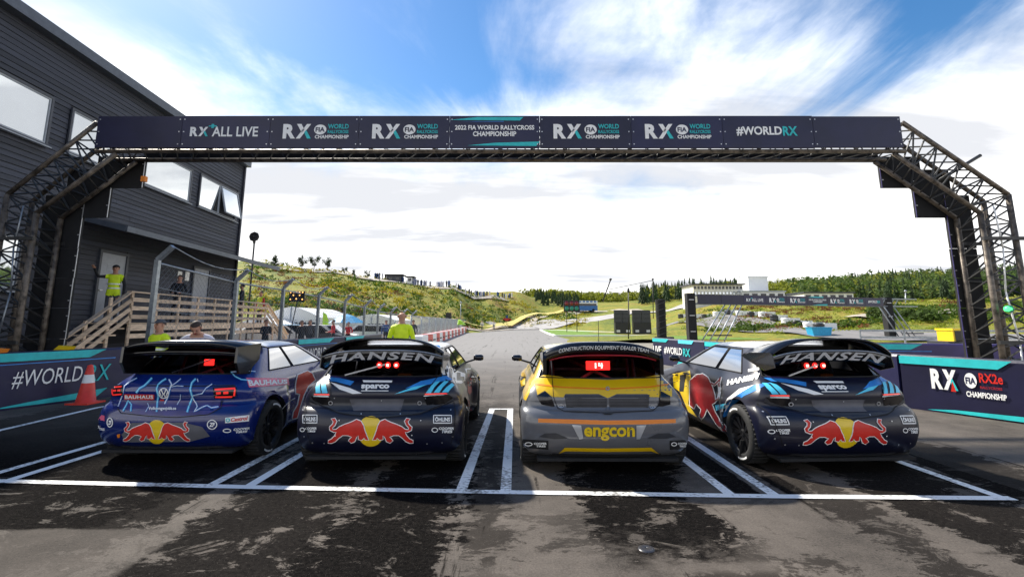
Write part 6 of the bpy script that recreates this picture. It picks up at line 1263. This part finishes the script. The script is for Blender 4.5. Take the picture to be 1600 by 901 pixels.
forest('far_wood', 'conifer_light', 420, (822, 1010), (240, 330), 'pale green wood on the far central ridge', (4, 6.5), None, 4)
forest('valley_wood', 'conifer', 110, (835, 905), (165, 215), 'dark green thicket below the central ridge', (3, 5), None, 5)
def broadleaf(name, m, n, ur, yr, label, hr, seed, cond=None):
    rng = random.Random(seed); mb = MB(); k = 0
    while k < n:
        u = rng.uniform(*ur); Y = rng.uniform(*yr); X = W(u, Y)[0]; nz_ = noise.noise(Vector((X*.02, Y*.02, seed)))
        if cond and not cond(u, Y, nz_): continue
        k += 1; h = rng.uniform(*hr); zt = TZ(X, Y); rr = h*rng.uniform(.26, .40)
        for i in range(46):
            d = Vector((rng.gauss(0, 1), rng.gauss(0, 1), rng.gauss(0, 1))).normalized()*rng.uniform(.55, 1.05); c = Vector((X+d.x*rr, Y+d.y*rr, zt+h*.58+d.z*h*.42)); e = h*rng.uniform(.06, .13)
            a = Vector((rng.uniform(-1, 1), rng.uniform(-1, 1), rng.uniform(-.6, 1))).normalized(); b = a.orthogonal().normalized(); mb.add([c-a*e, c+b*e*.7, c+a*e, c-b*e*.7], [(0, 1, 2, 3)])
    tag(mb.build(name, m), label, 'forest', None, 'stuff')
mat('leaf_mid', (.060, .105, .010), .8, var=.5, scale=.15); mat('leaf_gold', (.19, .21, .012), .8, var=.45, scale=.12)
broadleaf('mixed_wood', 'leaf_mid', 700, (1230, 2000), (165, 380), 'rounded mid green trees among the spruces on the right hill', (4.5, 9.5), 21)
broadleaf('golden_wood', 'leaf_gold', 750, (1000, 1480), (190, 390), 'rounded golden green trees on the hill behind the buildings', (3.5, 7.5), 22)
broadleaf('ridge_wood', 'leaf_gold', 330, (815, 1030), (225, 340), 'low golden trees on the far central ridge', (3, 5.5), 23)
def scrub(name, m, n, ur, yr, label, sr, seed, cond=None):
    rng = random.Random(seed); mb = MB(); k = 0
    while k < n:
        u = rng.uniform(*ur); Y = rng.uniform(*yr); X = W(u, Y)[0]; zt = TZ(X, Y); nz_ = noise.fractal(Vector((X*.05, Y*.05, seed)), 1, 2, 3)
        if zt < .4 or (cond and not cond(u, Y, nz_)): continue
        s = rng.uniform(*sr); k += 1
        for i in range(rng.randint(16, 26)):
            q = rng.uniform(0, 6.28); f = rng.uniform(0, 1)**.5; c = Vector((X+s*f*math.cos(q)*1.2, Y+s*f*math.sin(q)*1.2, zt+s*rng.uniform(.05, .9)*(1.1-f*.6))); e = s*rng.uniform(.16, .34)
            a = Vector((rng.uniform(-1, 1), rng.uniform(-1, 1), rng.uniform(-.4, 1))).normalized(); b = a.cross(Vector((rng.uniform(-1, 1), rng.uniform(-1, 1), rng.uniform(-1, 1)))).normalized(); 
            mb.add([c-a*e, c+b*e*.6, c+a*e, c-b*e*.6], [(0, 1, 2, 3)])
    tag(mb.build(name, m), label, 'shrubs', None, 'stuff')
scrub('hill_scrub', 'scrub', 520, (380, 900), (52, 150), 'dark green bushes over the left hillside', (.5, 1.3), 11, lambda u, Y, n_: n_ > -.05)
scrub('golden_scrub', 'scrub_gold', 800, (380, 920), (55, 158), 'golden yellow scrub over the left hillside', (.4, .9), 12, lambda u, Y, n_: n_ > -.15)
scrub('rusty_scrub', 'scrub_rust', 260, (380, 860), (52, 120), 'rust coloured heather on the left hillside', (.35, .8), 13, lambda u, Y, n_: n_ > .05)
scrub('bank_scrub', 'scrub', 800, (1100, 1800), (56, 105), 'dark green bushes over the right bank', (.35, 1.0), 14, lambda u, Y, n_: n_ > .08)
scrub('bank_grass', 'grass_tuft', 1800, (1060, 1800), (50, 110), 'rough yellow-green grass over the right bank', (.2, .5), 15)
scrub('rusty_bank', 'scrub_rust', 500, (1080, 1500), (54, 95), 'rust coloured growth on the right bank', (.25, .6), 16, lambda u, Y, n_: n_ > .0)
def bush(label, u, Y, s, seed):
    rng = random.Random(seed); X = W(u, Y)[0]; z = TZ(X, Y); t = thing('round_bush', label, 'bush', (X, Y, z), 'round bushes on the right bank'); mb = MB()
    for i in range(420):
        d = Vector((rng.gauss(0, 1), rng.gauss(0, 1), rng.gauss(0, 1))).normalized()*rng.uniform(.6, 1)*s; d.z = abs(d.z)*.95+.1; e = s*rng.uniform(.10, .18); a = Vector((rng.uniform(-1, 1), rng.uniform(-1, 1), rng.uniform(-1, 1))).normalized(); b = a.orthogonal().normalized(); mb.add([d-a*e, d+b*e*.6, d+a*e, d-b*e*.6], [(0, 1, 2, 3)])
    mb.build('foliage', 'scrub', t); MB().tube((0, 0, -.2), (0, 0, s*.6), .08, 6).build('stem', 'bark', t)
bush('round dark bush on the bank right of the far arch leg', 1440, 56, 1.5, 1); bush('round dark bush on the bank left of the far arch leg', 1372, 60, 1.7, 2); bush('round dark bush on the bank just behind the far arch leg', 1412, 60, 1.4, 3)
def pine(label, u, v_top, Y, seed, kind=0):
    rng = random.Random(seed); X = W(u, Y)[0]; z = TZ(X, Y)-.2; h = at(u, v_top, Y).z-z; t = thing('pine_tree', label, 'tree', (X, Y, z), 'pine trees on the left ridge'); mb = MB(); tr = MB(); tr.tube((0, 0, 0), (h*.03, 0, h*.85), h*.032, 7, h*.012)
    for i in range(9 if kind == 0 else 14):
        a = rng.uniform(.45, .98) if kind == 0 else i/14*.8+.2; q = rng.uniform(0, 6.28); l_ = h*(.30 if kind == 0 else .25*(1.15-a))*rng.uniform(.6, 1.1); e = Vector((l_*math.cos(q), l_*math.sin(q), h*a+l_*.15)); tr.tube((0, 0, h*a*.92), e, h*.010, 4)
        for k in range(46):
            c = e*rng.uniform(.75, 1.1)+Vector((rng.gauss(0, 1)*h*.075, rng.gauss(0, 1)*h*.075, rng.gauss(0, 1)*h*.032)); s = h*rng.uniform(.03, .07); a_ = Vector((rng.uniform(-1, 1), rng.uniform(-1, 1), rng.uniform(-.5, .5))).normalized(); b_ = a_.orthogonal().normalized(); mb.add([c-a_*s, c+b_*s*.6, c+a_*s, c-b_*s*.6], [(0, 1, 2, 3)])
    mb.build('crown', 'conifer', t); tr.build('trunk', 'bark', t)
for u, v, k, lab in ((427, 399, 1, 'slim spruce standing alone on the left ridge above the first fence bend'), (470, 402, 0, 'small umbrella shaped pine, leftmost of the three on the ridge'), (489, 402, 0, 'broad pine in the middle of the three on the ridge'), (510, 404, 0, 'widest pine, rightmost of the three on the ridge'), (537, 418, 0, 'small bare looking pine right of the three on the ridge'), (552, 421, 1, 'pointed little spruce right of the small pine on the ridge'), (573, 424, 0, 'lone low pine between the spruce and the dark cabin')): pine(lab, u, v, 124, int(u), k)
# spectators along the ridge: a line of far-off people
rng = random.Random(5); cols = ['blue_cloth', 'dark_cloth', 'white_cloth']
for m in cols:
    mb = MB()
    for i in range(26):
        u = rng.uniform(585, 800); Y = float(np.interp(u, [385, 700, 800], [124, 129, 157])); X = W(u, Y)[0]; z = TZ(X, Y); h = rng.uniform(1.5, 1.9)
        mb.lathe([(0, .16), (h*.5, .2), (h*.8, .24), (h*.84, .10), (h*.9, .13), (h, .03)], (X, Y, z), 'Z', 6)
    tag(mb.build('ridge_crowd', m), 'far spectators in %s clothes standing along the left ridge' % m.split('_')[0], 'crowd', None, 'stuff')

# leaves let some light through
for n_ in ('scrub', 'scrub_gold', 'scrub_rust', 'grass_tuft', 'leaf_mid', 'leaf_gold', 'conifer_light', 'conifer'):
    nt = M[n_].node_tree; b = nt.nodes['Principled BSDF']; o = nt.nodes['Material Output']; src = b.inputs['Base Color'].links[0].from_socket
    tl = nt.nodes.new('ShaderNodeBsdfTranslucent'); mx = nt.nodes.new('ShaderNodeMixShader'); mx.inputs[0].default_value = .18 if n_ == 'conifer' else .42
    nt.links.new(src, tl.inputs[0]); nt.links.new(b.outputs[0], mx.inputs[1]); nt.links.new(tl.outputs[0], mx.inputs[2]); nt.links.new(mx.outputs[0], o.inputs[0])
